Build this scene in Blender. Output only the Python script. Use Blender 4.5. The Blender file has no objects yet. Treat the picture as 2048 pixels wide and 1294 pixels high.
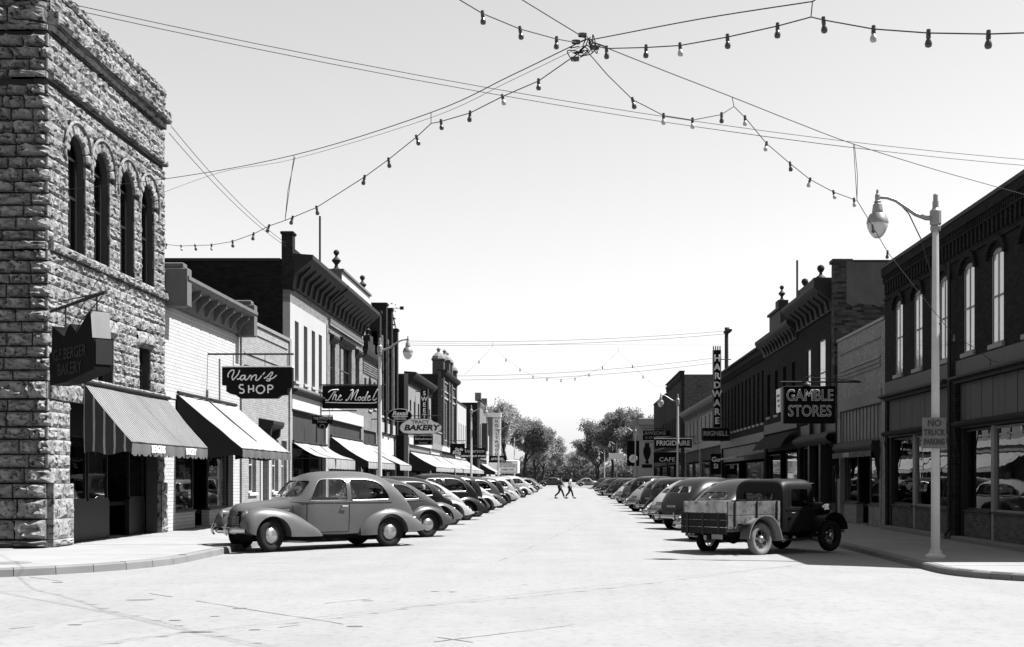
import bpy, bmesh, math, random
from mathutils import Vector, Matrix, Quaternion, noise
R = math.radians
random.seed(7)
SC = bpy.context.scene
COL = SC.collection
# ---------------------------------------------------------------- camera, sky, sun, exposure
EYE = 1.62
cam_d = bpy.data.cameras.new('camera'); cam = bpy.data.objects.new('camera', cam_d); COL.objects.link(cam)
cam.location = (0, 0, EYE); cam.rotation_euler = (R(90), 0, 0)
cam_d.sensor_width = 36; cam_d.lens = 36*2440/2048
cam_d.shift_x = -116/2048; cam_d.shift_y = 309/2048
cam_d.clip_start = .1; cam_d.clip_end = 6000
SC.camera = cam
SUN_EL, SUN_AZ = 57, 82          # azimuth clockwise from +y (straight down the street)
wd = bpy.data.worlds.new('World'); SC.world = wd; wd.use_nodes = True
wn = wd.node_tree; wn.nodes.clear()
sky = wn.nodes.new('ShaderNodeTexSky'); sky.sky_type = 'NISHITA'; sky.sun_disc = False
sky.sun_elevation = R(SUN_EL); sky.sun_rotation = R(SUN_AZ); sky.air_density = 1.0; sky.dust_density = .3; sky.ozone_density = 1.0
bw = wn.nodes.new('ShaderNodeVectorMath'); bw.operation = 'DOT_PRODUCT'; bw.inputs[1].default_value = (0, .1, .9)   # blue-sensitive film
bg = wn.nodes.new('ShaderNodeBackground'); bg.inputs[1].default_value = .056
wo = wn.nodes.new('ShaderNodeOutputWorld')
wn.links.new(sky.outputs[0], bw.inputs[0]); wn.links.new(bw.outputs['Value'], bg.inputs[0]); wn.links.new(bg.outputs[0], wo.inputs[0])
sd = bpy.data.lights.new('sun', 'SUN'); so = bpy.data.objects.new('sun', sd); COL.objects.link(so)
sd.energy = 5.0; sd.angle = R(.53); sd.color = (1, 1, 1)
sv = Vector((math.sin(R(SUN_AZ))*math.cos(R(SUN_EL)), math.cos(R(SUN_AZ))*math.cos(R(SUN_EL)), math.sin(R(SUN_EL))))
so.rotation_euler = (-sv).to_track_quat('-Z', 'Y').to_euler(); so.location = (40, 10, 60)
SC.view_settings.view_transform = 'Standard'; SC.view_settings.look = 'None'
SC.view_settings.exposure = 1.6; SC.view_settings.gamma = 1
SC.render.engine = 'CYCLES'
SC.cycles.use_denoising = True
SC.cycles.max_bounces = 6; SC.cycles.diffuse_bounces = 3; SC.cycles.glossy_bounces = 3
SC.cycles.transparent_max_bounces = 14; SC.cycles.transmission_bounces = 4
SC.cycles.caustics_reflective = False; SC.cycles.caustics_refractive = False
# ---------------------------------------------------------------- materials (all grey: a black and white place)
MATS = {}
GREY = .68      # overall depth of the greys
def mat(name, v, rough=.8, var=.12, scale=2.0, bump=0, bscale=40, metal=0, spec=.3, streak=0, obj=False,
        brick=None, mortar=None, bvar=.25, stripes=None, coat=0, dirt=0, speck=0, lanes=0):
    """brick=(w,h) brick size; stripes=(axis, period, duty, v2)"""
    m = bpy.data.materials.new(name); m.use_nodes = True
    nt = m.node_tree; N = nt.nodes; L = nt.links
    P = N['Principled BSDF']; P.inputs['Roughness'].default_value = rough; P.inputs['Metallic'].default_value = metal
    P.inputs['Specular IOR Level'].default_value = spec if rough < .8 or spec != .3 else .08
    if coat: P.inputs['Coat Weight'].default_value = coat; P.inputs['Coat Roughness'].default_value = .06
    if obj: src = N.new('ShaderNodeTexCoord').outputs['Object']
    else: src = N.new('ShaderNodeNewGeometry').outputs['Position']
    def math_(op, a, b=None, clamp=False):
        n = N.new('ShaderNodeMath'); n.operation = op; n.use_clamp = clamp
        for i, q in enumerate((a, b)):
            if q is None: continue
            if isinstance(q, (int, float)): n.inputs[i].default_value = q
            else: L.new(q, n.inputs[i])
        return n.outputs[0]
    def noise_(s, vec=None, det=5, rg=.6):
        n = N.new('ShaderNodeTexNoise'); n.inputs['Scale'].default_value = s; n.inputs['Detail'].default_value = det
        n.inputs['Roughness'].default_value = rg; L.new(vec or src, n.inputs['Vector']); return n.outputs['Fac']
    def scaled(sx, sy, sz):
        n = N.new('ShaderNodeVectorMath'); n.operation = 'MULTIPLY'; L.new(src, n.inputs[0]); n.inputs[1].default_value = (sx, sy, sz); return n.outputs[0]
    val = None; height = None
    if brick:
        sep = N.new('ShaderNodeSeparateXYZ'); L.new(src, sep.inputs[0])
        u = math_('ADD', sep.outputs[0], sep.outputs[1]); cb = N.new('ShaderNodeCombineXYZ')
        L.new(u, cb.inputs[0]); L.new(sep.outputs[2], cb.inputs[1])
        b = N.new('ShaderNodeTexBrick'); L.new(cb.outputs[0], b.inputs['Vector'])
        b.inputs['Scale'].default_value = 1; b.inputs['Brick Width'].default_value = brick[0]; b.inputs['Row Height'].default_value = brick[1]
        b.inputs['Mortar Size'].default_value = .006; b.inputs['Mortar Smooth'].default_value = .3; b.inputs['Bias'].default_value = 0
        lo, hi = v*(1-bvar), v*(1+bvar)
        b.inputs['Color1'].default_value = (lo, lo, lo, 1); b.inputs['Color2'].default_value = (hi, hi, hi, 1)
        mv = mortar if mortar is not None else v*1.4
        b.inputs['Mortar'].default_value = (mv, mv, mv, 1)
        n = N.new('ShaderNodeRGBToBW'); L.new(b.outputs['Color'], n.inputs[0]); val = n.outputs[0]
        height = math_('MULTIPLY', b.outputs['Fac'], -.7)
    elif stripes:
        ax, per, duty, v2 = stripes
        sep = N.new('ShaderNodeSeparateXYZ'); L.new(src, sep.inputs[0])
        f = math_('FRACT', math_('DIVIDE', sep.outputs[ax], per)); g = math_('LESS_THAN', f, duty)
        val = math_('ADD', math_('MULTIPLY', g, v-v2), v2)
    if val is None:
        n = N.new('ShaderNodeValue'); n.outputs[0].default_value = v; val = n.outputs[0]
    f = math_('ADD', math_('MULTIPLY', math_('SUBTRACT', noise_(scale), .5), var*3.2), 1)
    val = math_('MULTIPLY', val, f)
    if streak:
        g = noise_(1.0, scaled(5, 5, .35), 4, .65)
        val = math_('MULTIPLY', val, math_('ADD', math_('MULTIPLY', math_('SUBTRACT', g, .5), streak*3), 1))
    if dirt:
        g = noise_(.45, None, 6, .7)
        n = N.new('ShaderNodeMapRange'); L.new(g, n.inputs[0]); n.inputs[1].default_value = .42; n.inputs[2].default_value = .62
        n.inputs[3].default_value = 1; n.inputs[4].default_value = 1-dirt; val = math_('MULTIPLY', val, n.outputs[0])
    if lanes:
        g = noise_(1.0, scaled(1.1, .05, 1), 5, .6); val = math_('MULTIPLY', val, math_('ADD', math_('MULTIPLY', math_('SUBTRACT', g, .5), lanes*3), 1))
    if speck:
        n = N.new('ShaderNodeMapRange'); L.new(noise_(7.5, None, 4, .7), n.inputs[0]); n.inputs[1].default_value = .52; n.inputs[2].default_value = .62
        n.inputs[3].default_value = 1; n.inputs[4].default_value = 1-speck; val = math_('MULTIPLY', val, n.outputs[0])
    val = math_('MULTIPLY', val, GREY)
    val = math_('MINIMUM', math_('MAXIMUM', val, .004), .9)
    cc = N.new('ShaderNodeCombineColor'); 
    for i in range(3): L.new(val, cc.inputs[i])
    L.new(cc.outputs[0], P.inputs['Base Color'])
    if bump:
        g = math_('MULTIPLY', noise_(bscale, None, 6, .65), .6 if height is None else .35)
        h = g if height is None else math_('ADD', height, g)
        bp = N.new('ShaderNodeBump'); bp.inputs['Strength'].default_value = 1; bp.inputs['Distance'].default_value = bump
        L.new(h, bp.inputs['Height']); L.new(bp.outputs[0], P.inputs['Normal'])
    MATS[name] = m
    return m
def glassmat(name, tint=.75, ior=2.0, rough=.0):
    m = bpy.data.materials.new(name); m.use_nodes = True; nt = m.node_tree; N = nt.nodes; L = nt.links; N.clear()
    t = N.new('ShaderNodeBsdfTransparent'); t.inputs[0].default_value = (tint, tint, tint, 1)
    g = N.new('ShaderNodeBsdfGlossy'); g.inputs[0].default_value = (.95, .95, .95, 1); g.inputs['Roughness'].default_value = rough
    f = N.new('ShaderNodeFresnel'); geo = N.new('ShaderNodeNewGeometry')
    bk = N.new('ShaderNodeMath'); bk.operation = 'MULTIPLY_ADD'; L.new(geo.outputs['Backfacing'], bk.inputs[0]); bk.inputs[1].default_value = -2; bk.inputs[2].default_value = 1
    pw = N.new('ShaderNodeMath'); pw.operation = 'POWER'; pw.inputs[0].default_value = ior; L.new(bk.outputs[0], pw.inputs[1]); L.new(pw.outputs[0], f.inputs[0])   # same pane from either face
    # wavy old plate glass
    ns = N.new('ShaderNodeTexNoise'); ns.inputs['Scale'].default_value = 1.3; L.new(geo.outputs['Position'], ns.inputs['Vector'])
    bp = N.new('ShaderNodeBump'); bp.inputs['Distance'].default_value = .0015; L.new(ns.outputs['Fac'], bp.inputs['Height'])
    L.new(bp.outputs[0], g.inputs['Normal'])
    x = N.new('ShaderNodeMixShader'); o = N.new('ShaderNodeOutputMaterial')
    L.new(f.outputs[0], x.inputs[0]); L.new(t.outputs[0], x.inputs[1]); L.new(g.outputs[0], x.inputs[2]); L.new(x.outputs[0], o.inputs[0])
    MATS[name] = m; return m
M = MATS
mat('road', .285, .9, .05, .6, .008, 60, dirt=.07, lanes=.07, speck=.14)
mat('seam', 0.19, .9, .5, 3)
mat('sidewalk', 0.31, .9, .1, .8, .003, 70, dirt=.08)
mat('kerb', 0.2, .9, .15, 2, .004, 50)
mat('soil', .16, .95, .3, 1, .02, 10)
mat('stone', 0.31, .92, .4, 3.0, .06, 8, speck=.8, dirt=.25)
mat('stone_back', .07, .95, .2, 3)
mat('brick_white', 0.47, .85, .06, 1.2, .006, 60, brick=(.30, .105), mortar=.2, bvar=.05)
mat('brick_light', 0.31, .88, .1, 1.2, .006, 60, brick=(.24, .08), mortar=.16, bvar=.12)
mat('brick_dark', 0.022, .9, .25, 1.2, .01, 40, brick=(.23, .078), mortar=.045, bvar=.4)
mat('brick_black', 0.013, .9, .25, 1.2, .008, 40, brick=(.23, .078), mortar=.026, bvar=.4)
mat('brick_mid', 0.09, .9, .2, 1.2, .01, 40, brick=(.23, .078), mortar=.14, bvar=.3)
mat('brick_pale', 0.2, .9, .15, 1.2, .008, 40, brick=(.23, .078), mortar=.14, bvar=.2)
mat('brick_painted', 0.27, .85, .12, 1.2, .008, 40, brick=(.25, .085), mortar=.14, bvar=.15, streak=.1)
mat('brick_rough', 0.06, .92, .4, 1.6, .03, 9, brick=(.3, .1), mortar=.1, bvar=.6)
mat('plaster_rough', 0.12, .95, .25, 2, .05, 5)
mat('plaster', 0.41, .88, .06, 1.0, .004, 30, streak=.06)
mat('plaster_grey', 0.22, .9, .1, 1.0, .004, 30, streak=.1)
mat('limestone', 0.36, .9, .08, 1.2, .004, 30)
mat('paint_white', 0.5, .6, .05, 2, .002, 30)
mat('paint_grey', 0.22, .6, .1, 2, .002, 30, streak=.1)
mat('paint_mid', 0.05, .6, .12, 2, .002, 30, streak=.15)
mat('paint_dark', 0.013, .5, .2, 2, .002, 30)
mat('metal_dark', .03, .45, .2, 4, 0, spec=.5)
mat('iron', 0.015, .6, .2, 6, 0)
mat('cornice', 0.014, .7, .3, 2, .004, 30)
mat('cornice_grey', 0.12, .7, .15, 2, .004, 30, streak=.15)
mat('tin', 0.12, .55, .25, 2, .002, 30, streak=.3)
mat('roof_tar', .04, .95, .2, 1)
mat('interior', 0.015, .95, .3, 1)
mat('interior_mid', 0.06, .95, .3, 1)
mat('window_backing', 1.2, .9, .03, 1)  # white drawn blinds
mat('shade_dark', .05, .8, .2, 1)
mat('cloth_white', .33, .95, .05, 1.5, .006, 12, dirt=.16, streak=.08)
mat('cloth_stripe', .30, .95, .08, 1.5, .004, 20, stripes=(1, .13, .5, .05), dirt=.15)
mat('cloth_dark', 0.03, .95, .2, 1.5, .004, 18)
mat('cloth_grey', 0.12, .95, .15, 1.5, .004, 18)
mat('cloth_side', .06, .95, .15, 1.5, .003, 18, stripes=(0, .24, .8, .4))
mat('sign_dark', .008, .6, .3, 3, 0, spec=.06)
mat('sign_grey', .10, .5, .15, 3, 0)
mat('sign_white', 1.05, .5, .06, 3)
mat('letter', .95, .5, .05, 5)
mat('letter_grey', .42, .5, .1, 5)
mat('letter_dim', 0.022, .5, .1, 5)
mat('letter_dark', .03, .5, .05, 5)
mat('post_paint', .55, .5, .12, 4, .001, 60, streak=.1)
mat('lamp_metal', .3, .4, .15, 6, metal=.4)
mat('wire', .02, .7, .1, 3)
mat('wood_pole', .06, .9, .3, 4, .01, 20)
mat('wood_box', 0.14, .85, .5, 3, .006, 20, obj=True, streak=.4, speck=.6)
mat('bulb_dark', .03, .2, .1, 5, spec=.6)
mat('bulb_white', .45, .25, .05, 5, spec=.5)
mat('globe', .6, .15, .1, 4, spec=.6)
mat('tyre', .018, .85, .25, 8, .002, 60, obj=True)
mat('tyre_dusty_lit', 0.19, .9, .3, 8, .002, 60, obj=True)  # dust grey, raised further for a sunlit sidewall: light put into the colour
mat('chrome', .6, .14, .08, 6, metal=1, obj=True)
mat('chrome_dull', .3, .35, .15, 6, metal=.9, obj=True)
mat('hubcap', .5, .25, .1, 8, metal=.8, obj=True)
mat('rubber', .02, .8, .2, 6, obj=True)
mat('under', .01, .9, .1, 6, obj=True)
mat('seat', .08, .9, .2, 4, obj=True)
mat('plate', .25, .5, .2, 9, obj=True)
mat('lens', .5, .12, .05, 6, spec=.7, obj=True)
for nm, v in (('grey', .12), ('dust', .10), ('dark', .014), ('black', .007), ('pale', .30), ('mid', .05), ('light', .17)):
    mat('car_'+nm, v, .34, .14, 2.5, 0, spec=.2, obj=True, coat=.28 if nm in ('dark', 'black', 'mid', 'light') else .15)
mat('truck_black', .008, .5, .3, 3, 0, spec=.15, obj=True)
def leafmat(name, v):
    m = mat(name, v, .9, .35, .5, spec=.1); nt = m.node_tree; N = nt.nodes; L = nt.links; P = N['Principled BSDF']
    t = N.new('ShaderNodeBsdfTranslucent'); x = N.new('ShaderNodeMixShader'); x.inputs[0].default_value = .45
    L.new(P.inputs['Base Color'].links[0].from_socket, t.inputs[0]); o = [n for n in N if n.type == 'OUTPUT_MATERIAL'][0]
    L.new(P.outputs[0], x.inputs[1]); L.new(t.outputs[0], x.inputs[2]); L.new(x.outputs[0], o.inputs[0])
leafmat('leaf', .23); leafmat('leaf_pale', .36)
mat('bark', .035, .95, .3, 4, .02, 12)
mat('skin', .3, .7, .05, 6, obj=True); mat('shirt', .75, .9, .05, 6, obj=True); mat('jacket', .05, .9, .15, 6, obj=True)
mat('trouser', .03, .9, .15, 6, obj=True); mat('hair', .02, .8, .1, 6, obj=True); mat('shoe', .015, .5, .1, 6, obj=True)
mat('grass', .1, .95, .3, 2)
glassmat('glass', .8, 1.5); glassmat('glass_sky', .9, 2.6); glassmat('glass_car', .72, 1.5); glassmat('glass_dark', .3, 1.9)
# ---------------------------------------------------------------- mesh helpers
class MB:
    """collects shapes; f maps local points to world points"""
    def __init__(s, f=None): s.v = []; s.q = []; s.f = f or (lambda p: p)
    def add(s, vs, fs):
        n = len(s.v); s.v += [tuple(s.f(Vector(p))) for p in vs]; s.q += [tuple(i+n for i in f) for f in fs]; return s
    def box(s, x0, x1, y0, y1, z0, z1, b=0):
        if b:
            b = min(b, abs(x1-x0)*.45, abs(y1-y0)*.45, abs(z1-z0)*.45)
            vs = []; 
            for k, (zz, ins) in enumerate(((z0, b), (z0+b, 0), (z1-b, 0), (z1, b))):
                a0, a1, c0, c1 = x0+ins, x1-ins, y0+ins, y1-ins
                if ins: vs += [(a0, c0, zz), (a1, c0, zz), (a1, c1, zz), (a0, c1, zz)]*1
                else: vs += [(a0+b*0, c0, zz), (a1, c0, zz), (a1, c1, zz), (a0, c1, zz)]
            fs = [(3, 2, 1, 0), (12, 13, 14, 15)]
            for k in range(3):
                o = 4*k
                for i in range(4): j = (i+1) % 4; fs.append((o+i, o+j, o+4+j, o+4+i))
            return s.add(vs, fs)
        return s.add([(x0, y0, z0), (x1, y0, z0), (x1, y1, z0), (x0, y1, z0), (x0, y0, z1), (x1, y0, z1), (x1, y1, z1), (x0, y1, z1)],
                     [(3, 2, 1, 0), (4, 5, 6, 7), (0, 1, 5, 4), (1, 2, 6, 5), (2, 3, 7, 6), (3, 0, 4, 7)])
    def prism(s, poly, axis, a, b):
        """poly of 2-D points extruded along axis from a to b; remaining axes in x,y,z order"""
        def mk(p, t): q = list(p); q.insert(axis, t); return q
        n = len(poly)
        return s.add([mk(p, a) for p in poly]+[mk(p, b) for p in poly],
                     [tuple(range(n))[::-1], tuple(range(n, 2*n))]+[(i, (i+1) % n, n+(i+1) % n, n+i) for i in range(n)])
    def tube(s, pts, r, n=6, cap=True, closed=False):
        pts = [Vector(p) for p in pts]; m = len(pts); vs = []; fs = []; up = None
        rr = r if isinstance(r, (list, tuple)) else [r]*m
        for i, p in enumerate(pts):
            a = pts[i-1] if (i or closed) else p; b = pts[(i+1) % m] if (i < m-1 or closed) else p
            d = (b-a)
            if d.length < 1e-9: d = Vector((0, 0, 1))
            d.normalize()
            if up is None: up = d.orthogonal().normalized()
            up = (up-d*up.dot(d)); up = up.normalized() if up.length > 1e-6 else d.orthogonal().normalized()
            w = d.cross(up)
            vs += [p+(up*math.cos(2*math.pi*k/n)+w*math.sin(2*math.pi*k/n))*rr[i] for k in range(n)]
        for i in range(m if closed else m-1):
            o = i*n; o2 = ((i+1) % m)*n
            for k in range(n): j = (k+1) % n; fs.append((o+k, o+j, o2+j, o2+k))
        if cap and not closed: fs += [tuple(range(n))[::-1], tuple(range((m-1)*n, m*n))]
        return s.add(vs, fs)
    def lathe(s, prof, c=(0, 0, 0), axis=2, n=16, cap=True):
        """prof: list of (radius, height) along axis"""
        c = Vector(c); vs = []; fs = []
        for r, h in prof:
            for k in range(n):
                t = 2*math.pi*k/n; q = [r*math.cos(t), r*math.sin(t)]; q.insert(axis, h); vs.append(c+Vector(q))
        for i in range(len(prof)-1):
            for k in range(n): j = (k+1) % n; fs.append((i*n+k, i*n+j, i*n+n+j, i*n+n+k))
        if cap: fs += [tuple(range(n))[::-1], tuple(range(len(vs)-n, len(vs)))]
        return s.add(vs, fs)
    def grid(s, pts):
        """rows of points -> quads"""
        r, c = len(pts), len(pts[0])
        return s.add([p for row in pts for p in row], [(i*c+j, i*c+j+1, i*c+c+j+1, i*c+c+j) for i in range(r-1) for j in range(c-1)])
    def mesh(s, name, m, smooth=None, recalc=True, origin=None):
        me = bpy.data.meshes.new(name)
        vs = s.v if origin is None else [tuple(Vector(v)-origin) for v in s.v]
        me.from_pydata(vs, [], s.q)
        if recalc:
            bm = bmesh.new(); bm.from_mesh(me); bmesh.ops.recalc_face_normals(bm, faces=bm.faces); bm.to_mesh(me); bm.free()
        me.materials.append(M[m] if isinstance(m, str) else m)
        if smooth:
            me.shade_smooth(); me.set_sharp_from_angle(angle=R(smooth))
        return me
    def build(s, name, m, parent=None, smooth=None, origin=None, recalc=True):
        if parent is not None and origin is None: origin = WL.get(parent.name)
        me = s.mesh(name, m, smooth, recalc, origin)
        return link(name, me, parent, origin)
WL = {}   # world location of static roots
def link(name, me, parent=None, origin=None, loc=None):
    o = bpy.data.objects.new(name, me); COL.objects.link(o)
    if parent is not None:
        o.parent = parent
        if origin is not None: WL[o.name] = origin
    elif origin is not None:
        o.location = origin; WL[o.name] = Vector(origin)
    if loc is not None: o.location = loc
    return o
def tag(o, label, cat, group=None):
    o['label'] = label; o['category'] = cat
    if group: o['group'] = group
    return o
def thing(name, loc, label, cat, group=None, rz=0):
    o = bpy.data.objects.new(name, None); COL.objects.link(o); o.location = loc; o.rotation_euler = (0, 0, rz); o.empty_display_size = .2
    WL[o.name] = Vector(loc)
    return tag(o, label, cat, group)
def structure(o): o['kind'] = 'structure'; return o
def copy_tree(o, parent=None):
    c = o.copy(); COL.objects.link(c); c.parent = parent
    for ch in list(o.children): copy_tree(ch, c)
    return c
BENCH = bpy.data.scenes.new('bench')      # empty scene where curves and skins are turned into meshes
def bake(o):
    BENCH.collection.objects.link(o); vl = BENCH.view_layers[0]; vl.update()
    return bpy.data.meshes.new_from_object(o.evaluated_get(vl.depsgraph))
def text_me(txt, size, m, ext=.012, shear=0, bold=0, outline=0, align='CENTER', sx=1.0):
    cu = bpy.data.curves.new('lettering', 'FONT'); cu.body = txt; cu.size = size; cu.shear = shear; cu.align_x = align; cu.align_y = 'CENTER'
    cu.space_line = .85; cu.resolution_u = 3
    if outline: cu.fill_mode = 'NONE'; cu.bevel_depth = outline; cu.bevel_resolution = 1
    else: cu.extrude = ext; cu.offset = bold
    o = bpy.data.objects.new('lettering', cu); me = bake(o)
    bpy.data.objects.remove(o); bpy.data.curves.remove(cu)
    me.transform(Matrix.Diagonal((sx, 1, 1, 1)) )
    me.materials.clear(); me.materials.append(M[m]); return me
def text(txt, size, m, parent, at, rot=(R(90), 0, 0), name='lettering', **k):
    """at: world position of the text's centre, parent static"""
    o = link(name, text_me(txt, size, m, **k), parent); o.location = Vector(at)-WL[parent.name]; o.rotation_euler = rot; return o
def px(x, y, d):
    """photo pixel at street depth d -> world point (used only to measure the place)"""
    s = 2440/d; return Vector(((x-1140)/s, d, EYE+(956-y)/s))
def apply_bool(o, cutters, op='DIFFERENCE'):
    for c in cutters:
        md = o.modifiers.new('b', 'BOOLEAN'); md.operation = op; md.object = c; md.solver = 'EXACT'
    dg = bpy.context.evaluated_depsgraph_get(); me = bpy.data.meshes.new_from_object(o.evaluated_get(dg))
    o.modifiers.clear(); old = o.data; o.data = me
    for c in cutters: bpy.data.objects.remove(c)
    return me
# ---------------------------------------------------------------- the setting: ground, road, pavements, kerbs
XL, XR = -11.4, 10.3           # the two lines of house fronts
ZL, ZR = .10, -.03             # pavement levels
KL, KR = -7.6, 6.9             # kerb faces
def road_z(x):
    x = max(KL, min(KR, x))
    return -.05*((x+.3)/7.3)**2 if x < -.3 else -.16*((x+.3)/7.2)**2
def gpx(x, y, h=0.0):
    """photo pixel -> point on the road (measuring help)"""
    z = h
    for _ in range(6): d = 2440*(EYE-z)/(y-956); X = (x-1140)*d/2440; z = road_z(X)
    return Vector((X, d, z))
b = MB(); b.add([(-3000, -300, -.36), (3000, -300, -.36), (3000, 4500, -.36), (-3000, 4500, -.36)], [(0, 1, 2, 3)])
structure(b.build('ground', 'grass', recalc=False))
xs = [-160, -60, -20, KL-.6]+[KL+(KR-KL)*i/28 for i in range(29)]+[KR+.5, 20, 60, 160]
ys = [-70, -20, 0, 8, 16, 21, 24.5, 30, 60, 120, 250, 700]
b = MB(); vi = {}
def rv(i, j):
    if (i, j) not in vi: vi[i, j] = len(b.v); b.v.append((xs[i], ys[j], road_z(xs[i])))
    return vi[i, j]
for i in range(len(xs)-1):
    for j in range(len(ys)-1):
        if ys[j] >= 24 and not (KL-.7 <= xs[i] and xs[i+1] <= KR+.6): continue
        b.q.append((rv(i, j), rv(i+1, j), rv(i+1, j+1), rv(i, j+1)))
road = structure(b.build('road', 'road', smooth=30))
WL['road'] = Vector((0, 0, 0))
def seam(pts, w=.03):
    bb = MB(); rows = []; P = [gpx(*p) for p in pts]; Q = []
    for a, c in zip(P, P[1:]):
        n = max(2, int((c-a).length/.25))
        Q += [a.lerp(c, k/n) for k in range(n)]
    Q.append(P[-1])
    for i, p in enumerate(Q):
        d = (Q[min(i+1, len(Q)-1)]-Q[max(i-1, 0)]).normalized(); nrm = Vector((-d.y, d.x, 0))
        ww = w*(.35+1.1*max(0, noise.noise(p*1.7))+.5*random.random()); j = nrm*(.03*noise.noise(p*.9))
        l, r = p+j+nrm*ww, p+j-nrm*ww
        rows.append([(l.x, l.y, road_z(l.x)+.004), (r.x, r.y, road_z(r.x)+.004)])
    run = []
    for i, r_ in enumerate(rows):      # the tar comes and goes along the joint
        if noise.noise(Vector(r_[0])*.8)+.35*noise.noise(Vector(r_[0])*3) > -.12: run.append(r_)
        else:
            if len(run) > 1: bb.grid(run)
            run = []
    if len(run) > 1: bb.grid(run)
    return bb.build('pavement_joint', 'seam', road)
seam([(60, 1154), (300, 1187), (480, 1216), (710, 1253), (985, 1290)], .016)
seam([(20, 1258), (250, 1236), (480, 1216)], .012); seam([(470, 1266), (600, 1250), (705, 1254)], .018)
seam([(650, 1207), (800, 1192), (985, 1177)], .012); seam([(1000, 1122), (1230, 1020)], .014)
seam([(820, 1290), (1000, 1268), (1180, 1246)], .012)
def patch(x, y, rx, ry):
    c = gpx(x, y); bb = MB(); n = 14
    pts = [(c.x+rx*math.cos(2*math.pi*k/n)*(1+.5*noise.noise((k, x*.1, 0))), c.y+ry*math.sin(2*math.pi*k/n)*(1+.5*noise.noise((k, 3, y*.1)))) for k in range(n)]
    bb.add([(p[0], p[1], road_z(p[0])+.006) for p in pts], [tuple(range(n))]); bb.build('tar_patch', 'seam', road)
for p in ((280, 1200, .2, .05), (150, 1250, .09, .03), (350, 1241, .08, .03), (430, 1233, .06, .03), (115, 1165, .1, .05), (510, 1260, .07, .03),
          (870, 1183, .07, .03), (735, 1202, .08, .03), (480, 1217, .09, .05), (710, 1253, .09, .05), (905, 1184, .06, .03), (1050, 1170, .06, .02)): patch(*p)
def arc(cx, cy, r, a0, a1, n): return [(cx+r*math.cos(a0+(a1-a0)*k/n), cy+r*math.sin(a0+(a1-a0)*k/n)) for k in range(n+1)]
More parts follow.
